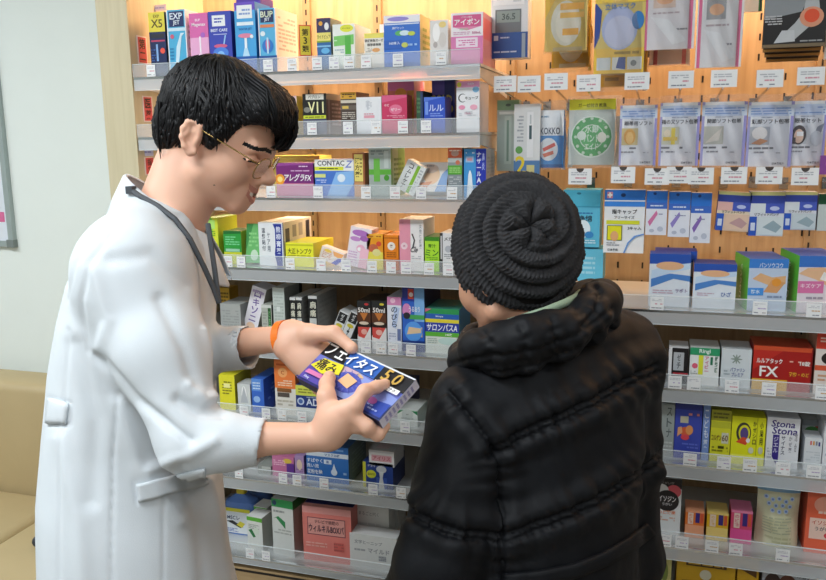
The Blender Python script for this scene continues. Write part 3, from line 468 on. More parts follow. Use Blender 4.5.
bx('L8','rear white tissue carton at the back',362,398,494,'d6d8d6',[('b',.1,.2,.9,.9,6,'c4c6c6')],d=.07,yb=.145,right='bcbebc',top='e4e5e4',row=False)
# ---------------- R1
def pouchpic(): return [('r',0,.76,1,1,'2a55b0'),('p',[(.05,.35),(.5,.56),(1,.66),(1,.8),(.5,.74),(.05,.6)],'c6dcf2'),('e',.5,.72,.34,.1,'e6b48a'),('p',[(.05,.2),(.6,.42),(1,.36),(1,.5),(.5,.54),(.05,.4)],'4f86cc')]
bx('R1','left blue foot care pack with orange edge',649,690,254,'dfe6ee',pouchpic()+[('t',.8,.14,.1,'サポト','8a7aa0',.3),('b',.1,.05,.6,.16,2,'c4a8b8')],d=.05,left='ef9f3a',top='2448a0',lels=[('b',.1,.1,.9,.9,6,'f6c880')])
bx('R1','second blue foot care pack behind the left one',654,696,251,'dfe6ee',pouchpic(),d=.06,yb=.09,left='e8983a',top='2040a0',right='2444a0',row=False)
bx('R1','right blue foot care pack with orange edge',693,736,264,'e0e7ef',pouchpic()+[('t',.78,.12,.14,'ひざ','3a62a8',.3),('b',.1,.05,.5,.16,2,'c4a8b8')],d=.07,left='ef9f3a',top='26408c')
bx('R1','pale blue plaster box with holding hands and green side',747.5,788,259,'c8d8f0',[('r',0,.78,1,1,'3f86dc'),('t',.56,.85,.12,'バンソウコウ','e4eefb',.6),('p',[(.1,.52),(.55,.36),(.95,.4),(.95,.6),(.6,.56),(.3,.66)],'e8b888'),('p',[(.4,.2),(.75,.18),(.95,.44),(.6,.5)],'e0a470'),('e',.72,.44,.12,.1,'f0a040'),('r',0,.12,.4,.3,'4a98e8'),('t',.2,.21,.1,'防水','e8f4ff'),('b',.5,.04,.9,.14,1,'8a9ab8')],d=.12,left='5db43c',top='3a62b0',lels=[('v',.5,.5,.7,'バンソウコ','f0f8e8',.4)],yaw=9)
bx('R1','pink plaster box with white patch on an arm',797,842,256,'e9e2ea',[('r',0,.76,1,1,'3f7ad0'),('t',.8,.84,.12,'大判','eef4fb',.3),('p',[(0,.62),(.4,.5),(1,.2),(1,.7),(.5,.76),(.2,.74)],'eec29a'),('p',[(.5,.5),(.72,.44),(.8,.6),(.58,.66)],'f6f4f0'),('r',0,.2,.6,.46,'e07ab0'),('t',.3,.36,.1,'キズケア','fbe8f2'),('b',.1,.05,.6,.15,1,'a8a0b0')],d=.13,left='4fb035',top='3a5cb0',lels=[('v',.5,.5,.7,'キズパワ','f0f8e8',.4)],yaw=9)
# ---------------- R2
bx('R2','navy capped tube behind the puffer shoulder',640,648,343,'1c2350',[('b',.1,.2,.9,.8,5,'4a5490')],d=.04,yb=.12,right='161a40',row=False)
bx('R2','grey and lilac box next to the black sleeve',648.5,665,357,'c3c4ca',[('r',0,0,1,.24,'8a98c8'),('t',.5,.6,.2,'太田胃','6a6c74'),('b',.1,.3,.9,.46,2,'9a9ca4')],d=.06,right='a8a8b0')
bx('R2','small black box with white framed panel',668.5,688,348,'e4e4e4',[('r',.16,0,1,1,'1e1a1c'),('r',.24,.16,.78,.84,'b8bcc0'),('v',.52,.5,.6,'ゼチ','4a4c50',.2),('r',.24,.02,1,.08,'b83a44')],d=.07,left='dcdcdc',right='141214')
bx('R2','white box with green band reading Ringl',689.5,719,348,'eceeec',[('r',0,.74,1,1,'2f9a68'),('t',.5,.87,.18,'Ringl','eef6f0',.7),('r',.3,.06,.46,.74,'dfe23a'),('e',.18,.36,.1,None,'e0607c'),('v',.58,.42,.6,'アイビー','d85a8a',.14),('r',.7,.42,.78,.7,'2a7a58'),('v',.9,.45,.6,'解熱鎮','2e6a50',.1),('b',.04,.06,.28,.2,2,'b0b4b0')],d=.08,right='c8ccc8',top='d6dcd8')
bx('R2','pale silver box with grey flower motif',721,751,349,'d4dbde',[('e',.5,.66,.2,.03,'8c9a90'),('e',.5,.66,.03,.16,'8c9a90'),('p',[(.36,.78),(.4,.8),(.64,.54),(.6,.52)],'8c9a90'),('p',[(.36,.54),(.4,.52),(.64,.78),(.6,.8)],'8c9a90'),('t',.56,.3,.14,'バファリン','4a5a98',.5),('t',.56,.14,.14,'プレミア','4a5a98',.4),('b',.1,.1,.3,.3,2,'a4b0b4')],d=.08,right='b4bcc0',top='c0c8cc')
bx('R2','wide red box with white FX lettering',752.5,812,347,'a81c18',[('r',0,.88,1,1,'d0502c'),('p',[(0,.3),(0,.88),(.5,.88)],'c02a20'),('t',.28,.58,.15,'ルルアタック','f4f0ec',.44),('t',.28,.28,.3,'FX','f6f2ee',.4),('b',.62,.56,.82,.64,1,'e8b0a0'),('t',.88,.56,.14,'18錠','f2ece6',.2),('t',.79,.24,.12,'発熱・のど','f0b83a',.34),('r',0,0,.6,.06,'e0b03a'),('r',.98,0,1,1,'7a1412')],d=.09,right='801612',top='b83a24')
bx('R2','tall red and white box at the right end',815,852,334,'e4dcd4',[('r',0,.7,1,1,'e0442e'),('b',.1,.76,.9,.94,3,'f8d0c0'),('e',.4,.52,.24,.12,'2a2420'),('e',.55,.56,.2,.1,'eee4d8'),('r',0,.28,1,.38,'d85a38'),('b',.1,.06,.9,.22,2,'d0a080')],d=.1,right='b84030',left='d8a890')
# ---------------- R3
bx('R3','silver grey box pressed against the black sleeve',661,674,404,'a7b0ae',[('v',.6,.6,.7,'ストナ','5a6464',.4),('b',.1,.04,.9,.2,2,'c8d0ce')],d=.08,right='8e9694')
bx('R3','blue box with goldfish picture',674.5,701.5,404,'3f4fb8',[('r',0,.88,1,1,'2c3a94'),('b',.5,.74,.9,.84,1,'e08a8a'),('r',.2,.6,.5,.74,'c8c4a8'),('e',.42,.42,.22,.1,'e8683a'),('e',.55,.46,.14,.1,'f0a060'),('p',[(.1,.3),(.3,.4),(.26,.52),(.12,.5)],'f0b080'),('e',.4,.3,.16,.06,'e84a5a'),('b',.3,.06,.9,.2,2,'6a7ad8')],d=.05,right='6a8ad0',rels=[('v',.5,.5,.8,'キンギョ','dfe6f8',.5)],yaw=0)
bx('R3','slim pale blue box beside the goldfish box',702.5,709.5,404,'7f9cd8',[('v',.5,.5,.8,'こども薬','e9eefa',.6)],d=.08,right='4a68b0')
bx('R3','yellow box with grey top and white label',710.5,730.5,410,'e2e030',[('r',0,.76,1,1,'a8a62c'),('b',.1,.8,.9,.96,2,'6a681c'),('r',0,.6,1,.74,'c8c830'),('t',.3,.38,.14,'コルゲン','6a2a14',.5),('r',.56,.26,.9,.5,'d6d8c4'),('t',.73,.38,.14,'60','7a5a20',.3),('b',.1,.06,.9,.2,2,'8a881c'),('r',.4,.14,.7,.2,'4a4a18')],d=.08,right='b4b228',top='9a982c')
bx('R3','bright yellow box with red fish character badge',731,765,417,'ecec1e',[('e',.36,.6,.22,.26,'3a3a30'),('e',.38,.6,.17,.2,'e8e22a'),('e',.38,.58,.12,.16,'5a4a8a'),('p',[(.14,.36),(.34,.5),(.56,.46),(.44,.3)],'e0502c'),('e',.5,.42,.06,.06,'f0f0f0'),('v',.68,.62,.6,'かぜシロ','4a4a1c',.1),('r',.74,0,.76,1,'b8b81c'),('e',.6,.18,.08,.08,'d8dac0'),('v',.88,.62,.6,'小児用','5a581c',.1),('e',.88,.2,.07,.09,'c8cab4'),('r',0,0,1,.06,'f4f46a')],d=.05,right='c0c020',top='d0d020')
bx('R3','white box with violet Stona lettering',766,799,418,'e9eaee',[('t',.5,.86,.16,'Stona','34207c',.9,.15),('t',.56,.7,.17,'Stona','34207c',.9,.15),('p',[(.2,.08),(.4,.0),(.4,.6),(.2,.6)],'3a2a88'),('v',.3,.36,.4,'ジェル','d8d4ee',.14),('v',.52,.36,.46,'サイナス','4a4660',.12),('v',.74,.4,.4,'かぜ薬','8a8a96',.1),('v',.9,.46,.5,'総合','a0a0a8',.08),('b',.05,.03,.18,.3,4,'b4b6c0')],d=.08,right='c2c4cc',top='d6d8e0')
bx('R3','low white box with coloured sticks print',804,821.5,438,'dfe3e6',[('r',.3,.72,.4,.88,'d86a6a'),('r',.46,.72,.56,.88,'e0a050'),('r',.62,.72,.72,.88,'8a8a9a'),('r',.78,.7,.88,.86,'4a4a8a'),('b',.1,.1,.9,.5,4,'ccd2d6')],d=.05,right='bcc2c6')
bx('R3','red and green box behind the low white box',801,827,420,'b8bcbe',[('r',.5,.5,1,1,'b8442c'),('e',.4,.7,.3,.14,'4f8a4a'),('e',.5,.55,.2,.1,'d86a3a'),('r',0,.85,1,1,'8a8e90')],d=.08,yb=.1,right='9a3a2a',row=False)
bx('R3','white and lilac box at the far right end',823,850,424,'e6e8ec',[('b',.1,.1,.9,.9,8,'c0c6d4')],d=.09,right='c2c4cc')
# ---------------- R4
bx('R4','white gargle box with black disc and black cap band',653,681,478,'e3e5e4',[('r',0,.8,1,1,'1f1c1c'),('t',.5,.9,.06,'うがい薬','8a8482',.5),('e',.72,.74,.26,None,'e0606a'),('e',.28,.74,.26,None,'e4e4e2'),('e',.5,.54,.42,None,'231f1f'),('t',.5,.58,.12,'イソジン','f2eeee',.62),('t',.5,.47,.06,'うがい','e0dcdc',.4),('t',.5,.3,.08,'のど殺菌','e8926a',.7),('b',.1,.12,.8,.22,2,'d8a890')],d=.07,right='c9ccca',yb=.05)
for i,(a,b,t,c,c2) in enumerate(((685,704,511,'ea7a2e','f0a880'),(706.5,728,513,'e8b824','f4d880'),(730.5,752,511,'dd4a72','f08ab0'))):
    bx('R4',['small orange mint box','small yellow mint box','small magenta mint box'][i],a,b,t,c,[('r',.0,.0,1,.26,c2 if i!=2 else 'ee5aa0'),('r',.14,.3,.42,.9,'f0d8c8'),('v',.28,.6,.5,'のど飴',c,.2),('r',.54,.4,.76,.92,'3a2a80'),('r',.8,.4,.94,.9,'e05a3a'),('r',0,.92,1,1,c2)],d=.06,right=c,top=c2,yb=.05)
def pouch(sh,short,x0,x1,yt,yb):
    X0,X1,z,H=place(sh,x0,x1,yt,yb);w=(X1-X0)/2;e=empty('refill_pouch',((X0+X1)/2,yb+.03,z));tag(e,short+' on the '+PH[sh],'pouch')
    nx,nz=16,22;mb=MB();cream=film('e2e2c0');blue=film('8ab8dc')
    def P(u,v,s):
        x=(u*2-1)*w*(1-.05*math.sin(v*math.pi));th=.028*(1-abs(2*u-1)**2.5)*(1-v**1.6)+.001
        return (x,s*th+.004*math.sin(v*9+u*4)*(1-v),v*H)
    for s in(-1,1):
        for i in range(nx):
            for j in range(nz):
                q=[P(i/nx,j/nz,s),P((i+1)/nx,j/nz,s),P((i+1)/nx,(j+1)/nz,s),P(i/nx,(j+1)/nz,s)]
                mb.face(q if s<0 else q[::-1],blue if j/nz>=.74 else cream)
    mb.build('pouch_body',e,smooth=True)
    mb=MB();f=Face(mb,lambda u,v,d:(P(u,v,-1)[0],P(u,v,-1)[1]-.0015-d*3,P(u,v,-1)[2]),2*w,H)
    for a,b in ((.2,.70),(.35,.67),(.5,.69),(.66,.66),(.8,.70),(.26,.62),(.42,.60),(.58,.61),(.75,.60),(.34,.54),(.5,.53),(.66,.54)):
        f.draw(('e',a,b,.055,None,'c8d8f0'));f.draw(('e',a,b,.03,None,'6a8cc8'))
    f.draw(('b',.12,.22,.8,.46,6,'b4b898'));f.draw(('b',.2,.08,.8,.2,2,'c4c49a'));mb.build('label_print',e)
    ROWS[sh].append(((x0+x1)/2,short))
pouch('R4','cream refill pouch with blue top and round candy print',757,802,480,.05)
bx('R4','red orange box with framed white label at the right end',806,846,484,'ee6a48',[('r',0,.9,1,1,'d8402c'),('e',.5,.66,.32,.14,'f4a890'),('r',.1,.1,.95,.44,'f2d0c0'),('t',.5,.37,.07,'イソジンの','c84a34',.7),('t',.5,.27,.07,'うがい薬','6a6468',.8),('e',.6,.17,.12,.05,'d84a54'),('b',.3,.5,.9,.58,1,'fbd8c8')],d=.1,left='c84a30',top='c83a28',right='c84a30',yb=.05)
# ---------------- R5
bx('R5','slim pale yellow box at the foot of the puffer coat',660,671,552,'e0d88a',[('e',.4,.6,.3,.2,'8a9a4a'),('r',.0,.9,1,1,'c88a3a')],d=.08,right='8a5a20',yb=.06)
bx('R5','large yellow carton with brown lettering',676,735,548,'e9b81e',[('t',.25,.9,.13,'紅','8a5a10'),('t',.5,.9,.13,'養','8a5a10'),('t',.75,.9,.13,'命','8a5a10'),('r',.16,.68,.85,.76,'5a3a10'),('b',.2,.69,.8,.75,1,'e0b83a'),('e',.5,.55,.1,None,'f0ead0'),('b',.1,.2,.9,.45,4,'b08a1c')],d=.09,right='c0941a',top='c8a03a',yb=.06)
bx('R5','second yellow carton with brown lettering to the right',736.5,758,552,'e4b21e',[('t',.5,.9,.12,'養','8a5a10'),('p',[(.1,.72),(.9,.6),(.9,.7),(.1,.8)],'6a4410'),('b',.1,.2,.9,.5,4,'b08a1c')],d=.09,right='b88c1a',top='c09a34',yb=.06)
bx('R5','grey carton with brown hair pictures',761,815,565,'b9bfc6',[('r',0,.9,1,1,'8a4a4a'),('e',.2,.62,.16,.2,'3a2620'),('e',.48,.6,.18,.22,'6a3a28'),('e',.2,.55,.1,.14,'e8c0a0'),('e',.48,.52,.12,.16,'e8c0a0'),('t',.78,.82,.08,'ヘアカラー','4a5058',.36),('b',.66,.4,.95,.7,4,'8a9098')],d=.08,right='9aa0a8',top='9a5048',yb=.06)
bx('R5','lilac white carton at the far right corner',818,850,560,'cfd0d8',[('b',.1,.3,.9,.9,6,'a8aab8')],d=.08,right='a8a8b0',top='c0c0c8',yb=.06)
# ------------------------------------------------------------------ peg hooks, hanging packs, price cards
M_tag=mat('f0f2f3',.45,0,.02,80,name='price_paper')
def pack(short,x0,x1,y0,y1,Y,base,els,t=.02,name='hanging_pack',cat='pack',side=None,m=ink,group='packs hanging on the peg hooks',clear=None,hole=True,top=None,lels=(),roll=0):
    ym=(y0+y1)/2;xm=(x0+x1)/2
    a=onY(x0,ym,Y);b=onY(x1,ym,Y);zt=onY(xm,y0,Y).z;zb=onY(xm,y1,Y).z;W=b.x-a.x;H=zt-zb
    e=empty(name,((a.x+b.x)/2,Y,zb));tag(e,short,cat,group)
    if roll:e.rotation_euler=(0,math.radians(roll),0)
    if clear is None:
        hd=.20 if hole else 0
        mb=MB();mb.box((-W/2,0,0),(W/2,t,H),m(base),m(top) if top else None,m(side) if side else None,m(side) if side else None)
        f=Face(mb,lambda u,v,d:(-W/2+u*W,-d,v*H),W,H)
        for q in els: f.draw(q)
        if lels:
            f=Face(mb,lambda u,v,d:(-W/2-d,t-u*t,v*H),t,H)
            for q in lels: f.draw(q)
        mb.build('carton_body',e)
    else:
        edge,cx0,cx1,cy0,cy1=clear
        mb=MB();nx,ny=12,14
        def P(u,v,s):
            th=t*.5*(1-abs(2*u-1)**3)*(1-max(0,v*1.15-.15)**3)+.0004
            return (-W/2+u*W+.0015*math.sin(v*12+u*3),t*.5+s*th+.0012*math.sin(u*17+v*11),v*H)
        for s in(-1,1):
            for i in range(nx):
                for j in range(ny):
                    q=[P(i/nx,j/ny,s),P((i+1)/nx,j/ny,s),P((i+1)/nx,(j+1)/ny,s),P(i/nx,(j+1)/ny,s)]
                    mb.face(q if s<0 else q[::-1],edge)
        mb.build('bag_film',e,smooth=True)
        mb=MB();cw=(cx1-cx0)*W;chh=(cy1-cy0)*H;ox=-W/2+cx0*W;oz=cy0*H
        mb.box((ox,t*.30,oz),(ox+cw,t*.74,oz+chh),m(base))
        f=Face(mb,lambda u,v,d:(ox+u*cw,t*.30-d,oz+v*chh),cw,chh)
        for q in els: f.draw(q)
        mb.build('insert_card',e)
    return e,(a.x+b.x)/2,zt
HK=[]
def hook(px,py,short,Yf=.052,tagw=.052,tagh=.036,holed=False,tagp=True,drop=.022,shortt=None):
    p=onY(px,py,Yf);p.x=(UPX+.03 if abs(p.x-UPX)<.024 else p.x);e=empty('peg_hook',(p.x,BACK-.0015,p.z-tagh*.5-drop));tag(e,'chrome hook holding the '+short,'hook','peg hooks')
    z1=tagh*.5+drop-tagh*.45
    mb=MB();mb.tube([(0,-.001,0),(0,-.12,z1*.45),(0,Yf-BACK+.02,z1*.9),(0,Yf-BACK+.008,z1),(0,Yf-BACK+.005,z1+.01)],.0026,M_chrome,8);mb.build('hook_wire',e)
    mb=MB();mb.box((-.010,-.005,-.014),(.010,-.0005,.014),M_chrome);mb.build('hook_plate',e)
    if tagp:
        mb=MB();mb.box((-tagw/2,0,-tagh/2),(tagw/2,.0012,tagh/2),M_tag)
        f=Face(mb,lambda u,v,d:(-tagw/2+u*tagw,-d,-tagh/2+v*tagh),tagw,tagh)
        f.draw(('b',.12,.55,.8,.8,2,'b8bac2'));f.draw(('b',.3,.32,.8,.5,1,'d89aa8'));f.draw(('b',.12,.1,.7,.24,1,'8a8e98'))
        if holed: f.draw(('p',[(.5+.16*math.cos(t),1-.24*abs(math.sin(t))) for t in [math.pi*i/10 for i in range(11)]],'4a4340'))
        o=mb.build('price_card',loc=p);o.rotation_euler=(math.radians(random.uniform(-4,2)),0,math.radians(random.uniform(-3,3)))
        tag(o,'white price card above the '+(shortt or short),'price card','price cards on the peg hooks')
# ---- row one (top)
def clearup(x): return UPX+.03 if abs(x-UPX)<.024 else x
def h1(short,*a,**k):
    e,x,zt=pack(short+' on the top peg row',*a,**k);x=clearup(x)
    hk=empty('peg_hook',(x,BACK-.0015,zt-.012));tag(hk,'chrome hook holding the '+short,'hook','peg hooks')
    mb=MB();mb.tube([(0,-.001,0),(0,a[4]-BACK-.03,.006)],.0026,M_chrome,8);mb.build('hook_wire',hk)
    mb=MB();mb.box((-.010,-.005,-.014),(.010,-.0005,.014),M_chrome);mb.build('hook_plate',hk)
h1('grey and blue thermometer carton with display window',491,528,-14,58,.13,'dfe3e6',[('r',0,0,1,.36,'22509c'),('r',.08,.25,.2,.32,'d8e0ec'),('b',.26,.27,.5,.31,1,'c8d4e8'),('b',.08,.07,.7,.11,1,'c8d4e8'),('r',.12,.36,.82,.68,'6d7478'),('r',.16,.5,.78,.66,'8d9a94'),('t',.48,.58,.09,'36.5','4a5652',.4),('r',.06,.74,.9,.98,'eff1f3'),('t',.3,.84,.05,'正しく','5a6068',.3),('r',.6,.78,.82,.92,'d0d6da'),('r',.84,.0,.94,.34,'9aa8b8')],t=.05,side='b8c0c8')
gold=lambda:[('e',.5,.42,.36,.34,'d9dde0'),('e',.55,.4,.3,.28,'e6e8ea'),('r',.36,.62,.92,.72,'f0b850'),('r',.36,.5,.92,.58,'f2c468'),('r',.42,.24,.8,.34,'f0b452'),('p',[(0,.5),(0,1),(1,1),(1,.9),(.3,.86)],'e0b63a'),('e',.7,.9,.16,.1,'d878a0'),('r',.2,.0,.9,.06,'b8a888'),('b',.4,.78,.9,.84,1,'c8702a')]
g=clear_mat('gold_film','e8d48a',.07,.12,1.0)
h1('front golden clear pack of folded pads',543,589,-24,53,.10,'d8c070',gold(),t=.02,clear=(g,.04,.96,.03,.9),m=film)
h1('rear golden pack behind the front one',550,592,-8,71,.17,'c89a2a',gold(),t=.03,clear=(g,.04,.96,.05,.9),m=film)
yb_=lambda:[('r',0,0,1,.28,'ecc648'),('r',.06,.04,.34,.18,'d2dae2'),('r',.37,.04,.64,.18,'e2e6ea'),('p',[(.45,.06),(.64,.04),(.64,.18),(.5,.18)],'2a4a9a'),('r',.67,.04,.96,.18,'dfe2e4'),('e',.8,.11,.06,None,'7a8088'),('b',.06,.2,.9,.26,1,'a88a2a'),('e',.5,.5,.36,.24,'b8c4ec'),('e',.5,.46,.3,.18,'cfd4f0'),('p',[(0,.28),(0,.8),(.14,.7),(.1,.4)],'2c4a9c'),('e',.86,.58,.12,.1,'2f7fc4'),('r',0,.78,1,1,'f2d04a'),('b',.2,.82,.8,.96,2,'c8581c'),('t',.5,.74,.07,'立体マスク','3a7ac0',.6)]
yf=clear_mat('pack_film','f4f0e0',.07,.12,1.0)
h1('front yellow and blue mask pack',593.5,646,-22,75,.10,'e8d27a',yb_(),t=.018,clear=(yf,.02,.98,.02,.96),m=film)
h1('rear yellow mask pack behind the front one',600,649,-6,91,.17,'c8983a',[('b',.1,.05,.9,.3,3,'8a6a2a')],t=.04,clear=(yf,.02,.98,.05,.96),m=film)
wp=lambda d:[('r',.03,0,.1,1,'e2709a'),('r',.88,0,.95,1,'e2709a'),('e',.45,.72,.32,.12,'e6e4e4'),('r',.2,.5,.62,.72,d),('e',.42,.6,.16,.06,'e8b080'),('b',.2,.42,.7,.46,1,'b8aab0'),('b',.6,.22,.86,.26,1,'8a8a92'),('p',[(.15,.4),(.5,.36),(.85,.1),(.6,.05)],'eef0f2')]
pf=clear_mat('white_pack_film','f7f4f6',.07,.12,1.0)
h1('left white pouch with two pink stripes',643,696,-40,49,.10,'ebe9ec',wp('e0c8b8'),t=.022,clear=(pf,.0,1,.0,.95),m=film)
h1('rear white pouch with red stripes below the left one',650,693,-30,66,.18,'d8c8c6',[('r',.1,.0,.2,.2,'c84a5a'),('r',.8,.0,.9,.2,'c84a5a')],t=.03,clear=(pf,.02,.98,.02,.95),m=film)
h1('right white pouch with two pink stripes and grey picture',697.5,744,-36,67,.10,'ececee',wp('9a9ea2'),t=.024,clear=(pf,.0,1,.0,.95),m=film)
h1('white card with green and black corner',745,763,-24,11.5,.20,'eef0ea',[('r',.8,0,1,.6,'3a8a4a'),('r',.86,.0,.96,1,'22342a')],t=.01)
bk=[('r',0,.92,1,1,'8aa83a'),('p',[(.0,.5),(.6,.62),(.7,.92),(0,.92)],'8f959a'),('p',[(.2,.1),(.5,.42),(.62,.6),(.66,.92),(.84,.92),(.9,.5),(.72,.34),(.5,.12)],'b9bdc0'),('e',.76,.52,.19,.18,'e09a7a'),('e',.76,.54,.12,.12,'e8542c'),('p',[(.18,.08),(.3,.3),(.5,.3),(.52,.1)],'c8ccd0'),('b',.02,.4,.3,.58,4,'c0c2c4'),('b',.6,.08,.95,.13,1,'a0a2a4'),('r',0,.0,1,.06,'7a6a50')]
h1('front black heat pack with glowing foot picture',764,827,-10,47,.10,'1d1b1c',bk,t=.008,side='2a2624')
for i,(dy,Y) in enumerate(((4,.13),(9,.16),(14,.19))):
    e,x,zt=pack('black heat pack %s behind the one with the glowing foot'%('second from the front','third from the front','rearmost')[i],765+i*1.5,823-i*1.5,-4+dy,47+dy,Y,'2a2422',[('r',0,.0,1,.05,'a8844a')],t=.012,side='3a2e24')
h1('white pack cut by the right picture edge at the top',828,870,-10,58,.10,'d4d6d8',[('b',.1,.1,.9,.8,8,'b0b4b8')],t=.02)
# ---- row two
def h2(short,tx,ty,*a,**k):
    e,x,zt=pack(short+' on the middle peg row',*a,**k);hook(tx,ty,short)
h2('slim grey green pack with thermometer outline',505,84,497,519,100,171,.13,'a9b8b2',[('r',.0,.86,1,1,'7fa07c'),('e',.5,.93,.12,.02,'4a5a50'),('r',.34,.1,.66,.78,'b9c8c0'),('r',.44,.14,.54,.72,'7f9a8c'),('r',.1,.8,.9,.84,'dfe6e2')],t=.03,side='8a9a94')
h2('white thermometer pack with yellow number two',529,84,514,540,104,180,.10,'e2e5e6',[('b',.12,.5,.36,.86,8,'a0a8b0'),('r',.5,.3,.74,.9,'eef0f2'),('r',.58,.54,.68,.72,'3f5a62'),('r',.6,.74,.66,.86,'c0c8cc'),('r',0,.0,1,.26,'5a86b8'),('t',.26,.2,.24,'2','f2d838',.4),('e',.2,.4,.14,.05,'6aa85a'),('r',.5,0,.8,.2,'d8d090')],t=.02,side='c8ccd0',m=film)
h2('clear bag with blue and white cotton box and red picture',556,81.5,531,565,100,170,.10,'3f93d8',[('r',0,.56,1,1,'eef1f4'),('t',.55,.64,.12,'KOKKO','22304a',.66),('b',.1,.86,.5,.92,1,'8aa8c0'),('e',.5,.32,.32,.2,'eef2f4'),('p',[(.3,.34),(.7,.44),(.74,.38),(.34,.28)],'e05a4a'),('p',[(.3,.24),(.66,.3),(.68,.24),(.36,.18)],'e0785a'),('r',0,0,1,.06,'2a6ab0')],t=.045,clear=(M_bag,.06,.94,.03,.86))
grn=[('r',0,.84,1,1,'e8e636'),('t',.5,.91,.06,'ガーゼ付き救急','5a5a14',.8),('e',.5,.43,.46,None,'e6ebe6'),('e',.5,.43,.43,None,'4fa860'),('e',.5,.43,.27,None,'d8e2d8'),('e',.5,.43,.25,None,'5cb06a'),('t',.5,.55,.12,'水銀','e4f0e4',.3),('t',.5,.41,.12,'バンド','e4f0e4',.34),('t',.5,.28,.1,'エイド','e4f0e4',.3),('e',.72,.42,.1,.08,'e9e4da'),('e',.28,.45,.1,.07,'dfe6df')]
for k in range(12):
    t=math.pi*2*k/12;grn.append(('e',.5+.35*math.cos(t),.43+.35*math.sin(t)*.8,.035,None,'cfe2cf'))
h2('clear bag with round green label and yellow header',588.5,83,566.5,620,95,168,.10,'c9cfcc',grn,t=.06,clear=(M_bag,.03,.9,.04,.95))
lil=clear_mat('lilac_bag_film','e6e8f6',.05,.12,.9)
def gz(title,pic,extra=()): return [('r',0,0,.06,1,'a9a8dc'),('r',.93,0,1,1,'9c9ad6'),('r',0,.78,1,.95,'cfdcf0'),('b',.06,.8,.94,.92,3,'8aa8d8'),('t',.5,.70,.075,title,'23262e',.9),('b',.3,.755,.7,.775,1,'7a8aa8'),('r',.06,.34,.5,.62,pic),('b',.06,.26,.6,.32,1,'7a7a80'),('b',.06,.2,.4,.25,1,'9a9aa0'),('t',.72,.05,.035,'日本薬局方','6a7078',.4),('b',.66,.2,.8,.23,1,'a8a8b0')]+list(extra)
h2('first gauze bag from the left with amber picture',637,81,619,657,98,167.5,.11,'eef0f3',gz('眼帯用ソフト','d8c890',[('e',.28,.48,.16,.13,'e0a848'),('e',.28,.46,.1,.1,'f0c878')]),t=.026,clear=(lil,.01,.99,.03,.9))
h2('second gauze bag from the left with yellow picture',681,79.5,659,700,95,168,.11,'f0f1f4',gz('指の又ソフト包帯','dcdcc8',[('r',.3,.34,.4,.6,'e8d040'),('r',.1,.4,.46,.46,'e8c850'),('e',.2,.52,.08,.06,'f4e8d0')]),t=.026,clear=(lil,.01,.99,.03,.9))
h2('third gauze bag from the left with grey white picture',724,78.5,701,747,94,168,.11,'f0f1f4',gz('関節ソフト包帯','c9c8bc',[('p',[(.1,.36),(.3,.5),(.46,.6),(.4,.4)],'e4dcd0')]),t=.03,clear=(lil,.01,.99,.03,.9))
h2('fourth gauze bag from the left with round white picture',770,78.5,747,794,94,169,.11,'eef0f4',gz('頭部ソフト包帯','b8bcc4',[('e',.28,.52,.17,.1,'f0ece8'),('p',[(.1,.36),(.3,.44),(.48,.4),(.3,.34)],'c88a5a')]),t=.03,clear=(lil,.01,.99,.03,.9))
h2('rightmost gauze bag with picture of an eye patch',811,76,789,827,93,168,.115,'eceef3',gz('眼帯セット','cdd2d8',[('e',.28,.48,.2,.15,'3a2a26'),('e',.28,.46,.13,.11,'ecc8b0'),('r',.22,.46,.4,.53,'f6f6f8'),('r',.1,.34,.2,.44,'3a2a26'),('p',[(.7,.5),(.76,.6),(.95,.66),(.86,.5)],'9098a8'),('e',.75,.42,.17,.12,'d4d8e0')]),t=.028,clear=(lil,.01,.99,.03,.9),)
# ---- row three
def h3(short,tx,ty,*a,**k):
    e,x,zt=pack(short+' on the lowest peg row',*a,**k);hook(tx,ty,short,holed=True,drop=.012)
lb=[('r',0,.72,1,1,'55bbd8'),('r',0,.70,1,.72,'3a9cc0'),('e',.42,.94,.06,.02,'2a7a98'),('t',.5,.5,.12,'洗浄綿','2a3a4a',.7),('b',.3,.58,.8,.62,1,'2a6ab0'),('e',.55,.32,.2,.16,'e4f2f8'),('e',.42,.36,.12,.14,'e4f2f8'),('e',.72,.22,.12,.06,'3a8ac8'),('b',.5,.06,.9,.14,2,'d8eef6')]
h3('upper light blue box with white flower print',580,176.5,563,600,190,247,.13,'62bfdc',lb,t=.08,side='3f9ec0')
e_,x_,z_=pack('lower light blue box hanging below the white flower print box',564,603,249,281,.13,'6ac4e0',[('b',.2,.2,.8,.8,4,'a8dcee')],t=.09,side='3f9ec0')
h3('white and blue finger cap box with yellow square',623,175,604,644.5,190,253,.10,'eef1f3',[('r',0,.84,1,1,'2f7ad4'),('r',.06,.87,.2,.97,'d88a9a'),('r',.11,.88,.15,.96,'f4f0f0'),('r',.07,.905,.19,.935,'f4f0f0'),('e',.46,.92,.06,.03,'1a3a6a'),('r',0,.74,1,.82,'3f8ae0'),('t',.5,.66,.075,'指キャップ','1d2026',.68),('t',.5,.57,.05,'フリーサイズ','4a4e56',.5),('r',.06,.46,.88,.52,'dde23a'),('r',.08,.2,.46,.44,'5a6a2a'),('r',.1,.21,.44,.43,'ece62a'),('e',.27,.27,.1,.08,'e8b07a'),('t',.76,.4,.06,'3キャ入','5a5e66',.34),('b',.08,.11,.4,.18,2,'a8acb4'),('t',.24,.05,.04,'日本薬局','5a5e66',.34),('p',[(.5,0),(.54,0),(.64,.16),(.8,.26),(1,.3),(1,.32),(.76,.28),(.6,.17)],'6a9ad8')],t=.04,side='dfe4ea')
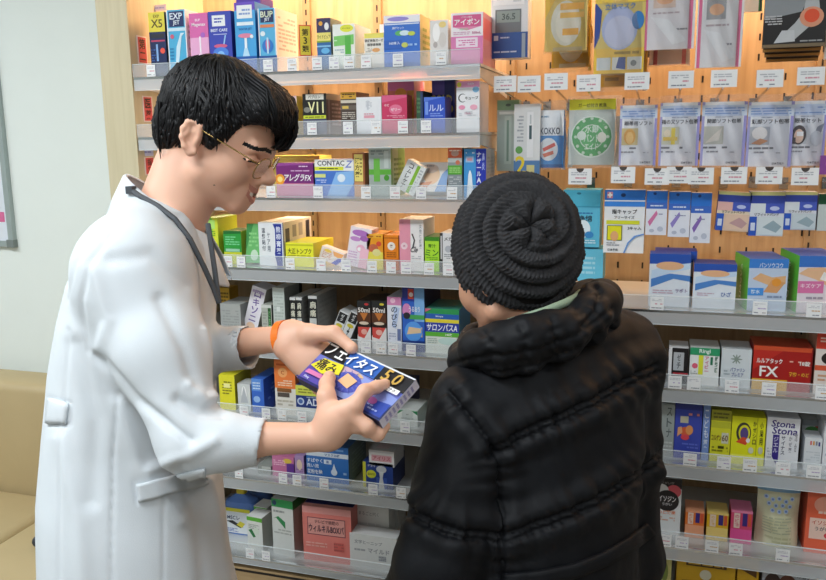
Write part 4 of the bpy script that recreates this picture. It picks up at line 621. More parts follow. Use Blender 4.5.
sb=lambda c:[('r',.0,.74,1,1,'2f7ad8'),('r',0,.6,1,.74,'3f6ec8'),('e',.4,.94,.08,.03,'1a3a7a'),('b',.2,.64,.8,.7,1,'e0eaf8'),('p',[(.1,.3),(.5,.56),(.56,.48),(.2,.2)],c),('b',.3,.46,.8,.5,1,'8a90b0'),('e',.3,.1,.12,.04,'c0c6d4'),('e',.7,.14,.14,.06,'c4cad8')]
h3('first slim blue pack from the left with pink mark',657,176.5,646,667,191,235,.10,'e9ecf4',sb('d87aa8'),t=.035,side='7f8cd4',lels=[('r',0,.74,1,1,'4f72cc'),('e',.5,.6,.2,.03,'e4e8f6'),('e',.5,.35,.2,.03,'e4e8f6')])
h3('second slim blue pack from the left with violet mark',679,175,668.5,690,192,237,.10,'e9ecf4',sb('9a8ad0'),t=.035,side='7a86d0',lels=[('r',0,.74,1,1,'4a6cc8'),('e',.5,.6,.2,.03,'e4e8f6'),('e',.5,.35,.2,.03,'e4e8f6')])
h3('third and longest slim blue pack with violet band',701,176,690.5,711,193,243,.10,'e9ecf4',sb('8a6ab8'),t=.035,side='6f80d0',lels=[('r',0,.74,1,1,'4568c4'),('e',.5,.6,.2,.03,'e4e8f6'),('e',.5,.35,.2,.03,'e4e8f6')])
bd=lambda a,b:[('r',0,.92,1,1,'d6d890'),('r',0,.74,1,.92,'3a4fae'),('r',0,.52,.46,.74,a),('r',.46,.52,1,.74,'4a5fc0'),('e',.72,.63,.14,.05,'c0ccf0'),('r',0,.0,.22,.44,'2f5cc0'),('r',.05,.12,.18,.3,'d8e0f0'),('t',.5,.49,.07,'リフィットバンド','4a4a54',.7),('r',.24,.02,1,.44,b),('p',[(.4,.2),(.7,.36),(.95,.22),(.8,.08)],'c8a0a0' if a!='dfe6ea' else '9ab0b8')]
h3('left bandage pack with cream and pink panels',734,175.5,716,749,192,231,.10,'ead9c0',bd('e8b8b0','e6c8b0'),t=.03,side='3a4aa0',roll=3)
h3('middle bandage pack with pale blue panels',769,175.5,749.5,784,192,236,.10,'dfe3ea',bd('dfe6ea','d8e2e4'),t=.04,side='2f58b4')
h3('right bandage pack with pale grey panels',805,176.5,784.5,816.5,192,230,.10,'dfe2e8',bd('dfe6ea','ccd8dc'),t=.04,side='2f54b0')
h3('green topped white pack at the right picture edge',838,176,818,850,194,231,.10,'c8d2ce',[('r',0,.72,1,1,'1f5a3a')],t=.03,side='a8b4ae')
mb=MB();a=onY(822,165,.10);mb.box((a.x-.004,.10,a.z-.02),(a.x+.05,.104,a.z+.02),ink('8a4a9a'));tag(mb.build('hanging_card'),'violet card at the right edge below the gauze bags','card')
# ---- price tags clipped on the shelf guards
TAGS={'L1':[151,268,292,317,334,349,366,398,441],'L2':[312,348,376,403,426],'L3':[271,318,366,395,421,452],'L4':[228,241,290,321,346,372,391,406,429,448],'L5':[231,366,381,393,411],'L6':[244,266,282,302,405],'L7':[239,283,297,324,373,401],'L8':[250,266],'R1':[657,760,814],'R2':[656,675,694,732,769,823],'R3':[690,724,750,783,814],'R4':[665,682,712,736,783]}
def tagmesh(v,w=.0245,h=.0285):
    mb=MB();mb.box((-w/2,0,0),(w/2,.001,h),M_tag)
    f=Face(mb,lambda u,vv,d:(-w/2+u*w,-d,vv*h),w,h)
    f.draw(('b',.12,.66,.85,.88,2,'c4c6ce'));f.draw(('b',.35,.4,.9,.56,1,('d890a0','b8a8d0','d0a878')[v%3]));f.draw(('b',.1,.1,.9,.24,1,'8e929c'))
    return mb
for sh,xs in TAGS.items():
    z,yf=SH[sh];used={}
    for i,x in enumerate(xs):
        yy=pj((onY(x,300,yf).x,yf,z+.013))[1];X=onY(x,yy,yf-.0075).x
        row=sorted(ROWS[sh],key=lambda r:abs(r[0]-x))
        c=min(row,key=lambda r:abs(r[0]-x)+(200 if r[1] in used else 0));used[c[1]]=1
        o=tagmesh(i,*((.0285,.029) if sh[0]=='R' else (.0245,.0285))).build('shelf_price_tag',loc=(X,yf-.0078,z-.001));o.rotation_euler=(0,0,math.radians(random.uniform(-2,2)))
        tag(o,'white price tag below the '+c[1],'price tag','price tags clipped on the shelf rails')
# ---- stickers on the side panel and little shelf signs
def onX(x,y,X):
    d=ray(x,y);return CAM+d*((X-CAM.x)/d.x)
for i,(x,y0,y1,txt,lab) in enumerate(((141.3,36,64,'第二','upper red and white sticker on the wooden side panel'),(147,96,122,'医薬','middle red and white sticker on the wooden side panel beside the black hair'),(149,157,175,'指定','lowest red and white sticker on the side panel above the white collar'))):
    a=onX(x,y0,XL+.001);b=onX(x,y1,XL+.001);h=a.z-b.z;w=.042;
    mb=MB();yc=a.y
    P=lambda u,v,d:(XL+.0015+d,yc-w/2+u*w,b.z+v*h)
    mb.box((XL+.0005,yc-w/2,b.z),(XL+.0014,yc+w/2,a.z),ink('eddfe0'));f=Face(mb,P,w,h);f.draw(('r',.1,.05,.9,.95,'d8555c'));f.draw(('v',.5,.5,.86,txt,'26201f',.7))
    tag(mb.build('sticker'),lab,'sticker','red stickers on the side panel')
def sign(lab,x0,x1,y0,y1,Y,base,els,yaw=0):
    ym=(y0+y1)/2;a=onY(x0,ym,Y);b=onY(x1,ym,Y);zt=onY((x0+x1)/2,y0,Y).z;zb=onY((x0+x1)/2,y1,Y).z;W=b.x-a.x;H=zt-zb
    mb=MB();mb.box((-W/2,0,0),(W/2,.0015,H),ink(base));f=Face(mb,lambda u,v,d:(-W/2+u*W,-d,v*H),W,H)
    for q in els:f.draw(q)
    o=mb.build('shelf_sign',loc=((a.x+b.x)/2,Y,zb));o.rotation_euler=(0,0,math.radians(yaw));tag(o,lab,'sign');return o
z0=SH['L1'][0]
sign('pale violet strip sign above the yellow X5 box',146,166,5,11,.12,'e2d0d8',[('b',.1,.3,.9,.7,1,'a898d0')])
sign('small yellow sign with red border standing on the top left shelf',299.5,311,25,56,.06,'d84a3a',[('r',.08,.03,.92,.97,'f0dc4a'),('v',.5,.5,.8,'第3類','3a3018',.6)],yaw=38)
sign('pale violet strip sign near the collar on the side panel',139,153,148,156,.03,'d6cde0',[('b',.1,.3,.9,.7,1,'9a90c0')])

so2=onZ(40,541,.437);mb=MB()
ring=[]
for i in range(9):
    t=math.pi*i/8;ring.append((.021*math.sin(t)+.0005,-.017*math.cos(t)))
mb.grid([[(so2.x+r_*math.cos(2*math.pi*k/16),so2.y+r_*math.sin(2*math.pi*k/16),.4375+z_) for r_,z_ in ring] for k in range(16)],mat('2a2f3a',.5,0,.05,name='dark_rubber'),closed=True)
tag(mb.build('round_knob',smooth=True),'small dark round knob on the sofa seat behind the white coat','knob')
# ------------------------------------------------------------------ signed-distance modelling for the figures
def nv(*a): return np.array(a if len(a)==3 else a[0],float)
class S:
    def __init__(s): s.p=[]
    def _add(s,fn,c,r,k,op): s.p.append((fn,np.array(c,float),float(r),k,op))
    def cone(s,a,b,ra,rb,k=.01,op='u'):
        a=np.array(a,float);b=np.array(b,float);ab=b-a;L2=max(ab@ab,1e-12)
        def fn(P):
            t=np.clip(((P-a)@ab)/L2,0,1);return np.linalg.norm(P-a-t[:,None]*ab,axis=1)-(ra+t*(rb-ra))
        s._add(fn,(a+b)/2,math.sqrt(L2)/2+max(ra,rb),k,op)
    def chain(s,pts,rs,k=.008,k0=None):
        for i in range(len(pts)-1): s.cone(pts[i],pts[i+1],rs[i],rs[i+1],k if (i or k0 is None) else k0)
    def ell(s,c,r,R=None,k=.01,op='u'):
        c=np.array(c,float);r=np.array(r,float);R=np.eye(3) if R is None else R
        def fn(P):
            q=(P-c)@R;k0=np.linalg.norm(q/r,axis=1);k1=np.linalg.norm(q/(r*r),axis=1)
            return np.where(k1>1e-9,k0*(k0-1)/np.maximum(k1,1e-9),-r.min())
        s._add(fn,c,r.max(),k,op)
    def loft(s,A,B,rows,k=.01,ex=2.3,op='u'):   # rows: (z, cx, cy, a, b); A,B unit horizontal axes
        rows=sorted(rows);Z=np.array([r[0] for r in rows]);T=np.array(rows)[:,1:];A=np.array(A,float)[:2];B=np.array(B,float)[:2]
        def fn(P):
            z=P[:,2];zc=np.clip(z,Z[0],Z[-1]);c=[np.interp(zc,Z,T[:,i]) for i in range(4)]
            d=P[:,:2]-np.stack([c[0],c[1]],1);u=np.abs(d@A)/c[2];v=np.abs(d@B)/c[3]
            q=(u**ex+v**ex)**(1/ex);h=(q-1)*np.minimum(c[2],c[3])
            o=np.maximum(Z[0]-z,z-Z[-1]);return np.where(o>0,np.sqrt(np.maximum(h,0)**2+o*o),np.maximum(h,o*.999))
        mid=np.array([T[:,0].mean(),T[:,1].mean(),(Z[0]+Z[-1])/2]);s._add(fn,mid,(Z[-1]-Z[0])/2+T[:,2:].max()+.15,k,op)
    def plane_cut(s,c,n,rad):   # removes what lies beyond a plane, within rad of c
        c=np.array(c,float);n=np.array(n,float);n/=np.linalg.norm(n)
        s._add(lambda P:np.maximum(-((P-c)@n),np.linalg.norm(P-c,axis=1)-rad),c,rad,.001,'s')
    def ev(s,P,cull=None):
        d=np.full(len(P),1.0)
        for fn,c,r,k,op in s.p:
            if cull is not None and np.linalg.norm(c-cull[0])>r+cull[1]+.05: continue
            e=fn(P)
            if op=='u':
                h=np.maximum(k-np.abs(d-e),0)/k;d=np.minimum(d,e)-h*h*k*.25
            else:
                e=-e;h=np.maximum(k-np.abs(d-e),0)/k;d=np.maximum(d,e)+h*h*k*.25
        return d
    def mesh(s,lo,hi,vox,disp=None,warp=None):
        lo=np.array(lo,float);NB=8;n=np.ceil((np.array(hi)-lo)/vox/NB).astype(int)*NB
        G=np.ones(n+1,np.float32);nb=n//NB;half=NB*vox/2;rad=half*math.sqrt(3)
        loc=np.stack(np.meshgrid(*[np.arange(NB+1)]*3,indexing='ij'),-1).reshape(-1,3)*vox
        I=np.stack(np.meshgrid(*[np.arange(k) for k in nb],indexing='ij'),-1).reshape(-1,3)
        z0,fz=warp or (-9,1)
        def WP(P):
            if warp is None: return P
            P=P.copy();P[:,2]=np.where(P[:,2]<z0,z0-(z0-P[:,2])*fz,P[:,2]);return P
        C0=lo+I*NB*vox+half;C=WP(C0);RR=np.where(C0[:,2]-half<z0,rad*max(1,fz*.75),rad)
        # coarse test in macro groups
        dc=np.empty(len(C))
        for a in range(0,len(C),20000): dc[a:a+20000]=s.ev(C[a:a+20000])
        for i in range(len(C)):
            b=I[i]*NB;sl=tuple(slice(b[j],b[j]+NB+1) for j in range(3))
            if abs(dc[i])>RR[i]*1.6+.012:
                if dc[i]<0: G[sl]=np.minimum(G[sl],dc[i])
                continue
        for i in np.where(np.abs(dc)<=RR*1.6+.012)[0]:
            b=I[i]*NB;sl=tuple(slice(b[j],b[j]+NB+1) for j in range(3))
            G[sl]=s.ev(WP(lo+b*vox+loc),(C[i],RR[i])).reshape(NB+1,NB+1,NB+1)
        ins=G<0;m=n
        cnt=np.zeros(tuple(m),np.int8)
        for dx in(0,1):
            for dy in(0,1):
                for dz in(0,1): cnt+=ins[dx:dx+m[0],dy:dy+m[1],dz:dz+m[2]]
        act=(cnt>0)&(cnt<8);idx=np.full(tuple(m),-1,np.int32);A=np.argwhere(act);idx[act]=np.arange(len(A))
        acc=np.zeros((len(A),3));num=np.zeros(len(A))
        cor=[(x,y,z) for x in(0,1) for y in(0,1) for z in(0,1)]
        for p in cor:
            for ax in range(3):
                if p[ax]: continue
                q=list(p);q[ax]=1
                g0=G[A[:,0]+p[0],A[:,1]+p[1],A[:,2]+p[2]];g1=G[A[:,0]+q[0],A[:,1]+q[1],A[:,2]+q[2]]
                c=(g0<0)!=(g1<0);t=np.where(c,g0/np.where(c,g0-g1,1),0)
                pt=np.tile(np.array(p,float),(len(A),1));pt[:,ax]+=t
                acc+=pt*c[:,None];num+=c
        V=WP(lo+(A+acc/np.maximum(num,1)[:,None])*vox)
        F=[]
        for ax in range(3):
            u,v=(ax+1)%3,(ax+2)%3
            a=[slice(None)]*3;b=[slice(None)]*3;a[ax]=slice(0,m[ax]);b[ax]=slice(1,m[ax]+1)
            for k in(u,v): a[k]=slice(1,m[k]);b[k]=slice(1,m[k])
            x0=ins[tuple(a)];x1=ins[tuple(b)];E=np.argwhere(x0!=x1)
            if not len(E):continue
            fl=x0[E[:,0],E[:,1],E[:,2]];base=E.copy();base[:,u]+=1;base[:,v]+=1
            def at(du,dv):
                q=base.copy();q[:,u]-=du;q[:,v]-=dv;return idx[q[:,0],q[:,1],q[:,2]]
            Q=np.stack([at(1,1),at(0,1),at(0,0),at(1,0)],1);Q[~fl]=Q[~fl][:,::-1];F.append(Q)
        F=np.concatenate(F);F=F[(F>=0).all(1)]
        # gradient normals, one projection step
        def grad(V):
            e=vox*.6;out=np.empty_like(V)
            for a in range(0,len(V),4000):
                W=V[a:a+4000];c=W.mean(0);r=np.linalg.norm(W-c,axis=1).max()+e;cu=(c,r)
                for j in range(3):
                    o=np.zeros(3);o[j]=e;out[a:a+4000,j]=s.ev(W+o,cu)-s.ev(W-o,cu)
            return out/np.maximum(np.linalg.norm(out,axis=1),1e-9)[:,None]
        N=grad(V)
        if disp is not None: V=V+N*disp(V,N)[:,None]
        return V,F,N
def np_mesh(name,V,F,mats,mi=None,parent=None,smooth=True):
    me=bpy.data.meshes.new(name);me.vertices.add(len(V));me.vertices.foreach_set('co',np.asarray(V,np.float32).ravel())
    me.loops.add(F.size);me.loops.foreach_set('vertex_index',F.astype(np.int32).ravel());me.polygons.add(len(F))
    me.polygons.foreach_set('loop_start',np.arange(len(F),dtype=np.int32)*F.shape[1]);
    for m in mats: me.materials.append(m)
    if mi is not None: me.polygons.foreach_set('material_index',np.asarray(mi,np.int32))
    me.polygons.foreach_set('use_smooth',np.full(len(F),smooth));me.update(calc_edges=True);me.validate()
    o=bpy.data.objects.new(name,me);COL.objects.link(o)
    if parent is not None: o.parent=parent
    return o
def fnoise(V,sc,seed=0):
    # cheap smooth value noise on numpy points
    P=V*sc+seed*17.13;i=np.floor(P).astype(np.int64);f=P-i;f=f*f*(3-2*f);out=0
    def h(a): 
        x=(a[:,0]*374761393+a[:,1]*668265263+a[:,2]*2147483647+seed*974711)&0x7fffffff
        x=((x^(x>>13))*1274126177)&0x7fffffff;return ((x^(x>>16))&0xffff)/65535.0
    for dx in(0,1):
        for dy in(0,1):
            for dz in(0,1):
                w=(f[:,0] if dx else 1-f[:,0])*(f[:,1] if dy else 1-f[:,1])*(f[:,2] if dz else 1-f[:,2])
                out=out+w*h(i+np.array([dx,dy,dz]))
    return out*2-1
def proj(V):
    d=V-np.array(CAM);z=d@np.array(FW);return np.stack([413+FPX*(d@np.array(UU))/z,290-FPX*(d@np.array(WW))/z],1)
def pldist(P,line):
    best=np.full(len(P),1e9);par=np.zeros(len(P));acc=0
    for a,b in zip(line,line[1:]):
        a=np.array(a,float);b=np.array(b,float);ab=b-a;L=np.linalg.norm(ab);t=np.clip(((P-a)@ab)/(L*L),0,1)
        d=np.linalg.norm(P-a-t[:,None]*ab,axis=1);c=d<best;best=np.where(c,d,best);par=np.where(c,acc+t*L,par);acc+=L
    return best,par
def facing(V,N):
    d=V-np.array(CAM);d/=np.linalg.norm(d,axis=1)[:,None];return np.clip(-(d*N).sum(1)*3,0,1)
def dp(x,y,t): return np.array(dep(x,y,t))
Zup=np.array([0,0,1.])
def frame(ang): 
    a=math.radians(ang);F=np.array([math.cos(a),math.sin(a),0]);return F,np.array([-math.sin(a),math.cos(a),0])
# skin with gentle mottling
def skin_mat(name,c,blush):
    m,nt,N,Lk,b=node_mat(name);tc=N.new('ShaderNodeTexCoord');n=N.new('ShaderNodeTexNoise');n.inputs['Scale'].default_value=14;n.inputs['Detail'].default_value=4
    mx=N.new('ShaderNodeMix');mx.data_type='RGBA';mx.inputs[6].default_value=lin(c)+[1];mx.inputs[7].default_value=lin(blush)+[1]
    Lk.new(tc.outputs['Object'],n.inputs['Vector']);Lk.new(n.outputs['Fac'],mx.inputs[0]);Lk.new(mx.outputs[2],b.inputs['Base Color'])
    b.inputs['Roughness'].default_value=.48;b.inputs['Subsurface Weight'].default_value=.12;b.inputs['Subsurface Radius'].default_value=(.012,.005,.003);b.inputs['Subsurface Scale'].default_value=.6
    return m
# ------------------------------------------------------------------ the held carton
Q1,Q2,Q4=dp(297,377.5,1.18),dp(379,421,1.07),dp(333,341,1.215)
bw=Q2-Q1;BW=np.linalg.norm(bw);bw/=BW;bh=Q4-Q1;bh-=bw*(bh@bw);BH=np.linalg.norm(bh);bh/=BH;bn=np.cross(bw,bh)
if bn@np.array(FW)<0: bn=-bn
BT=.017
def BX(s,t,o): return Q1+bw*BW*s+bh*BH*t+bn*o
els=[('r',0,0,1,1,'6a74c4'),('r',0,0,.3,.5,'5a4aa8'),('p',[(0,.64),(1,.64),(1,1),(0,1)],'16171d'),('p',[(.30,.65),(.66,.65),(.66,1),(.26,1)],'2f62b4'),('r',0,.97,1,1,'dfe3ec'),
('p',[(.3,0),(1,0),(1,.5),(.5,.64),(.34,.64),(.26,.5)],'8a9ad8'),('e',.46,.56,.12,.07,'d8b48c'),('p',[(.2,.56),(.36,.64),(.5,.64),(.44,.52),(.34,.46)],'c8a8b8'),('p',[(.62,.1),(.82,.12),(.92,.4),(.8,.62),(.62,.5)],'7f86c4'),
('e',.47,.36,.15,.22,'4a52b0')]
for k in range(14):
    t=math.pi*2*k/14;els.append(('p',[(.47+.1*math.cos(t-.1),.38+.17*math.sin(t-.1)),(.47+.19*math.cos(t),.36+.27*math.sin(t)),(.47+.1*math.cos(t+.1),.38+.17*math.sin(t+.1))],'5f66bc'))
els+=[('p',[(.39,.3),(.53,.24),(.56,.46),(.42,.52)],'ecb98a'),('p',[(.66,0),(1,0),(1,.34),(.86,.3)],'2c48a8'),('e',.72,.34,.05,.06,'6aa84a'),('e',.82,.26,.05,.07,'b05aa0'),
('t',.15,.80,.25,'フェ','f4f4f2',.24),('t',.46,.79,.25,'イタス','f6f6f4',.36,.1),('t',.82,.82,.26,'5.0','c9a24a',.30,.12),
('p',[(.03,.34),(.10,.58),(.33,.62),(.36,.40),(.2,.27)],'e9dd2c'),('t',.19,.455,.25,'痛み','2a1a1a',.26),('p',[(.04,.16),(.24,.17),(.24,.26),(.05,.25)],'d87ab0'),('r',.70,.54,.98,.64,'f0f0f0'),('t',.84,.59,.07,'フェルビナク','26262c',.24),
('r',0,0,1,.03,'1a2a6a'),('t',.1,.08,.06,'50mg','dfe4f4',.14),('b',.76,.08,.94,.2,2,'a8b8e8')]
hb=carton('medicine_carton',BW,BH,BT,'3a3f86',els,right='d9d6e6',top='e6e8ee',left='22244a',rels=[('b',.2,.1,.8,.9,8,'9a96c4')])
hb.data.materials[0]=ink('2b3058')
Mx=Matrix(((bw[0],bn[0],bh[0],0),(bw[1],bn[1],bh[1],0),(bw[2],bn[2],bh[2],0),(0,0,0,1)));Mx.translation=Vector(BX(.5,0,0));hb.matrix_world=Mx
tag(hb,'blue plaster carton with yellow badge held in both hands of the man','box')
# ------------------------------------------------------------------ the man in the white coat
man=empty('person');DEP=1.33
tag(man,'black haired person in a white coat and glasses showing a carton','person')
FB,LB=frame(26)
# head frame: x forward, y left, z up
th=math.radians(26);FH0,LH=frame(11);HS=.95
FH=FH0*math.cos(th)-Zup*math.sin(th);UH=np.cross(FH,LH)
HO=dp(195,140,1.262)+LH*.072
def hd(x,y,z): return HO+(FH*x+LH*y+UH*z)*HS
RH=np.stack([FH,LH,UH],1)
body=S()
# torso rows taken down the figure: (px y, centre px x, half depth, half width)
def torso(rows,dpt,depth): 
    out=[]
    for y,x,a,b in rows:
        p=dp(x,y,depth);out.append((p[2],p[0],p[1],a,b))
    return out
TR=[(212,163,.050,.075),(228,152,.078,.150),(245,149,.096,.180),(275,145,.112,.195),(310,141,.120,.192),(360,137,.128,.182),(420,133,.133,.178),(480,133,.140,.182),(540,137,.146,.188),(585,140,.150,.19)]
rows=torso([(y,x,a-.016,b-.018) for y,x,a,b in TR],0,DEP)
low=rows[-1];rows+=[(.80,low[1],low[2],.125,.17),(.74,low[1],low[2],.10,.15)]
body.loft(FB,LB,rows,k=.02)
pelv=np.array([low[1],low[2],.86]);foot=[]
for sgn in(-1,1):
    hip=pelv+LB*sgn*.085;knee=np.array([low[1],low[2],.47])+LB*sgn*.09+FB*.02;ank=np.array([low[1],low[2],.085])+LB*sgn*.095-FB*.01
    body.chain([hip,knee,ank],[.078,.056,.040],k=.03);body.cone(ank-Zup*.035,ank+FB*.13-Zup*.05,.036,.026,k=.02);foot.append(ank)
# neck and head
nb=dp(166,212,DEP)
body.cone(hd(-.025,0,-.03),nb-Zup*.02,.050,.056,k=.025);body.cone(hd(.005,0,-.06),nb+FB*.02,.042,.045,k=.025)
body.ell(hd(.001,0,.048),(.097,.074,.086),RH,k=.02)
body.ell(hd(.036,0,-.015),(.060,.057,.080),RH,k=.02)
for sy in(-1,1):
    body.cone(hd(.02,sy*.046,-.05),hd(.082,sy*.014,-.082),.020,.015,k=.02)
    body.ell(hd(.056,sy*.036,-.022),(.034,.026,.032),RH,k=.015)
    body.cone(hd(.087,sy*.042,.026),hd(.101,sy*.010,.024),.010,.009,k=.014)
body.ell(hd(.086,0,-.082),(.016,.020,.015),RH,k=.015)
for sy in(-1,1):
    body.ell(hd(.100,sy*.033,.004),(.014,.019,.013),RH,k=.012,op='s')
    body.ell(hd(.083,sy*.033,.004),(.013,.014,.013),RH,k=.004)
    body.cone(hd(.096,sy*.020,.006),hd(.087,sy*.050,.004),.0032,.0025,k=.004)     # upper lid
body.cone(hd(.099,0,.014),hd(.119,0,-.016),.0085,.0105,k=.012);body.ell(hd(.120,0,-.0185),(.0105,.0115,.010),RH,k=.008)
for sy in(-1,1):
    body.ell(hd(.109,sy*.0125,-.023),(.011,.008,.0085),RH,k=.006)
    body.ell(hd(.110,sy*.008,-.031),(.006,.0035,.004),RH,k=.003,op='s')
body.ell(hd(.093,0,-.052),(.016,.030,.024),RH,k=.015)
def mouth(y,dz): return hd(.1045-abs(y)**2*20,y,-.052+dz+abs(y)**2*11)
for a,b in ((-.026,-.013),(-.013,0),(0,.013),(.013,.026)):
    ra=.0058-abs(a)*.10;rb_=.0058-abs(b)*.10
    body.cone(mouth(a,.0045),mouth(b,.0045),ra,rb_,k=.004);body.cone(mouth(a*.92,-.0135+abs(a)*.28),mouth(b*.92,-.0135+abs(b)*.28),ra+.0008,rb_+.0008,k=.004)
for sy in(-1,1): body.cone(mouth(sy*.022,-.0030)+FH*.002,mouth(0,-.0045)+FH*.004,.0022,.0050,k=.002,op='s')
for sy in(-1,1):   # ears
    t=math.radians(12);E=lambda x,z,o=0:ear_(x*.86,z*.86,o*.9,sy,t)
    ear_=lambda x,z,o,sy,t:hd(-.004+x*math.cos(t)-z*math.sin(t),sy*(.0735+o),.0+x*math.sin(t)+z*math.cos(t))
    body.ell(E(0,.0,.003),(.014,.006,.026),RH,k=.004)
    rim=[(.012,.012),(.012,.026),(.002,.034),(-.012,.030),(-.019,.016),(-.018,.0),(-.010,-.016),(.0,-.026),(.008,-.024)]
    body.chain([E(x,z,.008-abs(z)*.1+(.004 if x<0 else 0)) for x,z in rim],[.004,.004,.0042,.0045,.0045,.0042,.0048,.006,.005],k=.004)
    body.chain([E(-.008,.022,.008),E(-.010,.006,.009),E(-.003,-.008,.008)],[.003,.0035,.003],k=.004)
    body.ell(E(.001,.0,.014),(.008,.006,.011),RH,k=.004,op='s');body.ell(E(.011,.0,.007),(.004,.005,.007),RH,k=.004)
# arms
t0=torso([(247,149,1,1)],0,DEP)[0];tc=np.array([t0[1],t0[2],t0[0]])
shR=tc-LB*.155-Zup*.012;shL=tc+LB*.155-Zup*.01
elR=dp(190,441,1.115);wrR=dp(326,437,1.105)
elL=dp(160,352,1.42);wrL=dp(286,338,1.232)
body.chain([shR,elR],[.050,.030],k=.03);body.chain([elR,elR+(wrR-elR)*.4,wrR],[.029,.0245,.0195],k=.02)
body.chain([shL,elL],[.050,.034],k=.03);body.chain([elL,elL+(wrL-elL)*.4,wrL],[.029,.0265,.0195],k=.02)
# right hand: thumb and index on the front of the carton, three fingers under and behind it
kn=[BX(.80,-.06,-.018),BX(.745,-.20,-.016),BX(.67,-.30,-.010),BX(.595,-.38,-.002)]
for i,kp in enumerate(kn):
    body.cone(wrR+(kp-wrR)*.12+bw*(.012-.008*i)*.6,kp,.016 if i<3 else .015,.0118 if i<3 else .0108,k=.012)
body.ell(wrR*.45+kn[1]*.55,(.022,.017,.022),None,k=.02)
tb=BX(.52,-.16,-.020)
body.chain([wrR+bh*.006,tb,BX(.42,.06,-.019),BX(.345,.22,-.0105)],[.017,.0120,.0098,.0080],k=.008,k0=.012)
body.ell(BX(.335,.245,-.0105),(.0085,.0085,.0085),None,k=.006)
body.chain([kn[0],BX(.81,.22,-.025),BX(.82,.45,-.015),BX(.83,.62,-.0080)],[.0112,.0094,.0083,.0072],k=.006)
body.chain([kn[1],BX(.92,-.16,.006),BX(.96,-.10,.025),BX(.955,.10,.0260)],[.0118,.0098,.0088,.0078],k=.006)
body.chain([kn[2],BX(.83,-.22,.008),BX(.86,-.12,.026),BX(.855,.08,.0260)],[.0115,.0095,.0086,.0076],k=.006)
body.chain([kn[3],BX(.72,-.26,.012),BX(.745,-.14,.025),BX(.74,.02,.0252)],[.0105,.0085,.0076,.0068],k=.006)
# left hand: thumb over the top edge, fingers spread behind the carton
kl=[BX(.06,.93,.040),BX(.055,.70,.043),BX(.05,.47,.043),BX(.05,.26,.040)]
for i,kp in enumerate(kl): body.cone(wrL+(kp-wrL)*.14-bh*(.010*(i-1.5))*.5,kp,.019,.0125,k=.014)
body.ell(wrL*.45+(kl[1]+kl[2])*.275,(.028,.022,.026),None,k=.02)
for i,kp in enumerate(kl):
    q=[.93,.70,.47,.28][i];L_=[.36,.40,.37,.28][i]
    body.chain([kp,BX(.05+L_*.45,q+.01,.036),BX(.05+L_*.8,q,.029),BX(.05+L_,q-.01,.0262)],[.0115,.0098,.0088,.0076],k=.006)
body.chain([wrL+bh*.012,dp(309,334,1.212),dp(334,333.5,1.196),BX(.25,1.0,-.0065)],[.020,.0145,.0108,.0085],k=.008,k0=.014)
body.ell(BX(.275,.985,-.0062),(.0082,.0082,.0080),None,k=.006)
V,F,N=body.mesh((-1.15,-1.15,.98-.99/3.5),(-.05,-.2,1.75),.002,None,(.98,3.5))
Fc=V[F].mean(1);loc=(Fc-HO)@RH/HS
mi=np.zeros(len(F),int)
lx,ly,lz=loc.T
mz=-.052+ly**2*11;lip=(np.abs(ly)<.027)&(lx>.088)
mi[lip&(np.abs(lz-mz-.0050)<.0050)]=1;mi[lip&(np.abs(lz-mz+.0140-np.abs(ly)*.25)<.0055)]=1
gap=lip&(np.abs(ly)<.0225)&(np.abs(lz-mz+.0042)<.0046-np.abs(ly)*.10);mi[gap]=4;mi[gap&(lz-mz>-.0070)&(np.abs(ly)<.0215)]=2
brow=(np.abs(np.abs(ly)-.034)<.022)&(lx>.07)&(np.abs(lz-(.031-np.abs(np.abs(ly)-.030)*.15))<.0034);mi[brow]=3
lash=(np.abs(np.abs(ly)-.034)<.017)&(lx>.07)&(np.abs(lz-.0035)<.0016);mi[lash]=3
mi[(np.linalg.norm(loc-np.array([.018,-.063,-.034]),axis=1)<.0028)|(np.linalg.norm(loc-np.array([.052,-.055,-.058]),axis=1)<.0022)]=3
M_skin=skin_mat('warm_skin','e9bca2','dfab90')
M_lip=mat('cb8a7a',.4,0,.05,90,name='lip');M_teeth=mat('e6e0d6',.25,0,.02,name='teeth');M_hair=mat('0b0b0e',.5,0,.15,90,.3,420,name='black_hair',spec=.3)
np_mesh('body',V,F,[M_skin,M_lip,M_teeth,M_hair,mat('8a4a42',.5,0,0,name='mouth_inside')],mi,man)
# nails of the fingers that lie on the carton
# ---- hair: a shaped mass with combed locks
hr=S()
hr.ell(hd(-.006,0,.054),np.array((.102,.084,.090))*HS,RH,k=.02);hr.ell(hd(-.052,0,.0),np.array((.048,.066,.056))*HS,RH,k=.02)
hr.ell(hd(.072,0,.088),(.048,.066,.042),RH,k=.02)
hr.cone(hd(.03,-.073,.03),hd(.024,-.069,.002),.008,.004,k=.010);hr.cone(hd(.03,.073,.03),hd(.024,.069,.002),.008,.004,k=.010)
hr.ell(hd(.092,0,-.018),(.064,.10,.062),RH,k=.006,op='s');hr.ell(hd(.098,-.045,.025),(.050,.050,.044),RH,k=.006,op='s')
for sy in(-1,1): hr.ell(hd(-.004,sy*.088,-.008),(.024,.022,.030),RH,k=.004,op='s')
crown=np.array([-.045,0,.135])
def hdisp(V,N):
    q=(V-HO)@RH/HS;an=np.arctan2(q[:,1],q[:,0]-crown[0]+.02);r=np.linalg.norm(q-crown,axis=1)
    return .0022*np.sin(an*34+6*fnoise(V,30,3))*np.clip(r*14,0,1)+.0016*fnoise(V,70,5)
V,F,N=hr.mesh(HO-.2,HO+.2,.003,hdisp)
cap=np_mesh('hair',V,F,[M_hair],None,man)
lk=MB();random.seed(3)
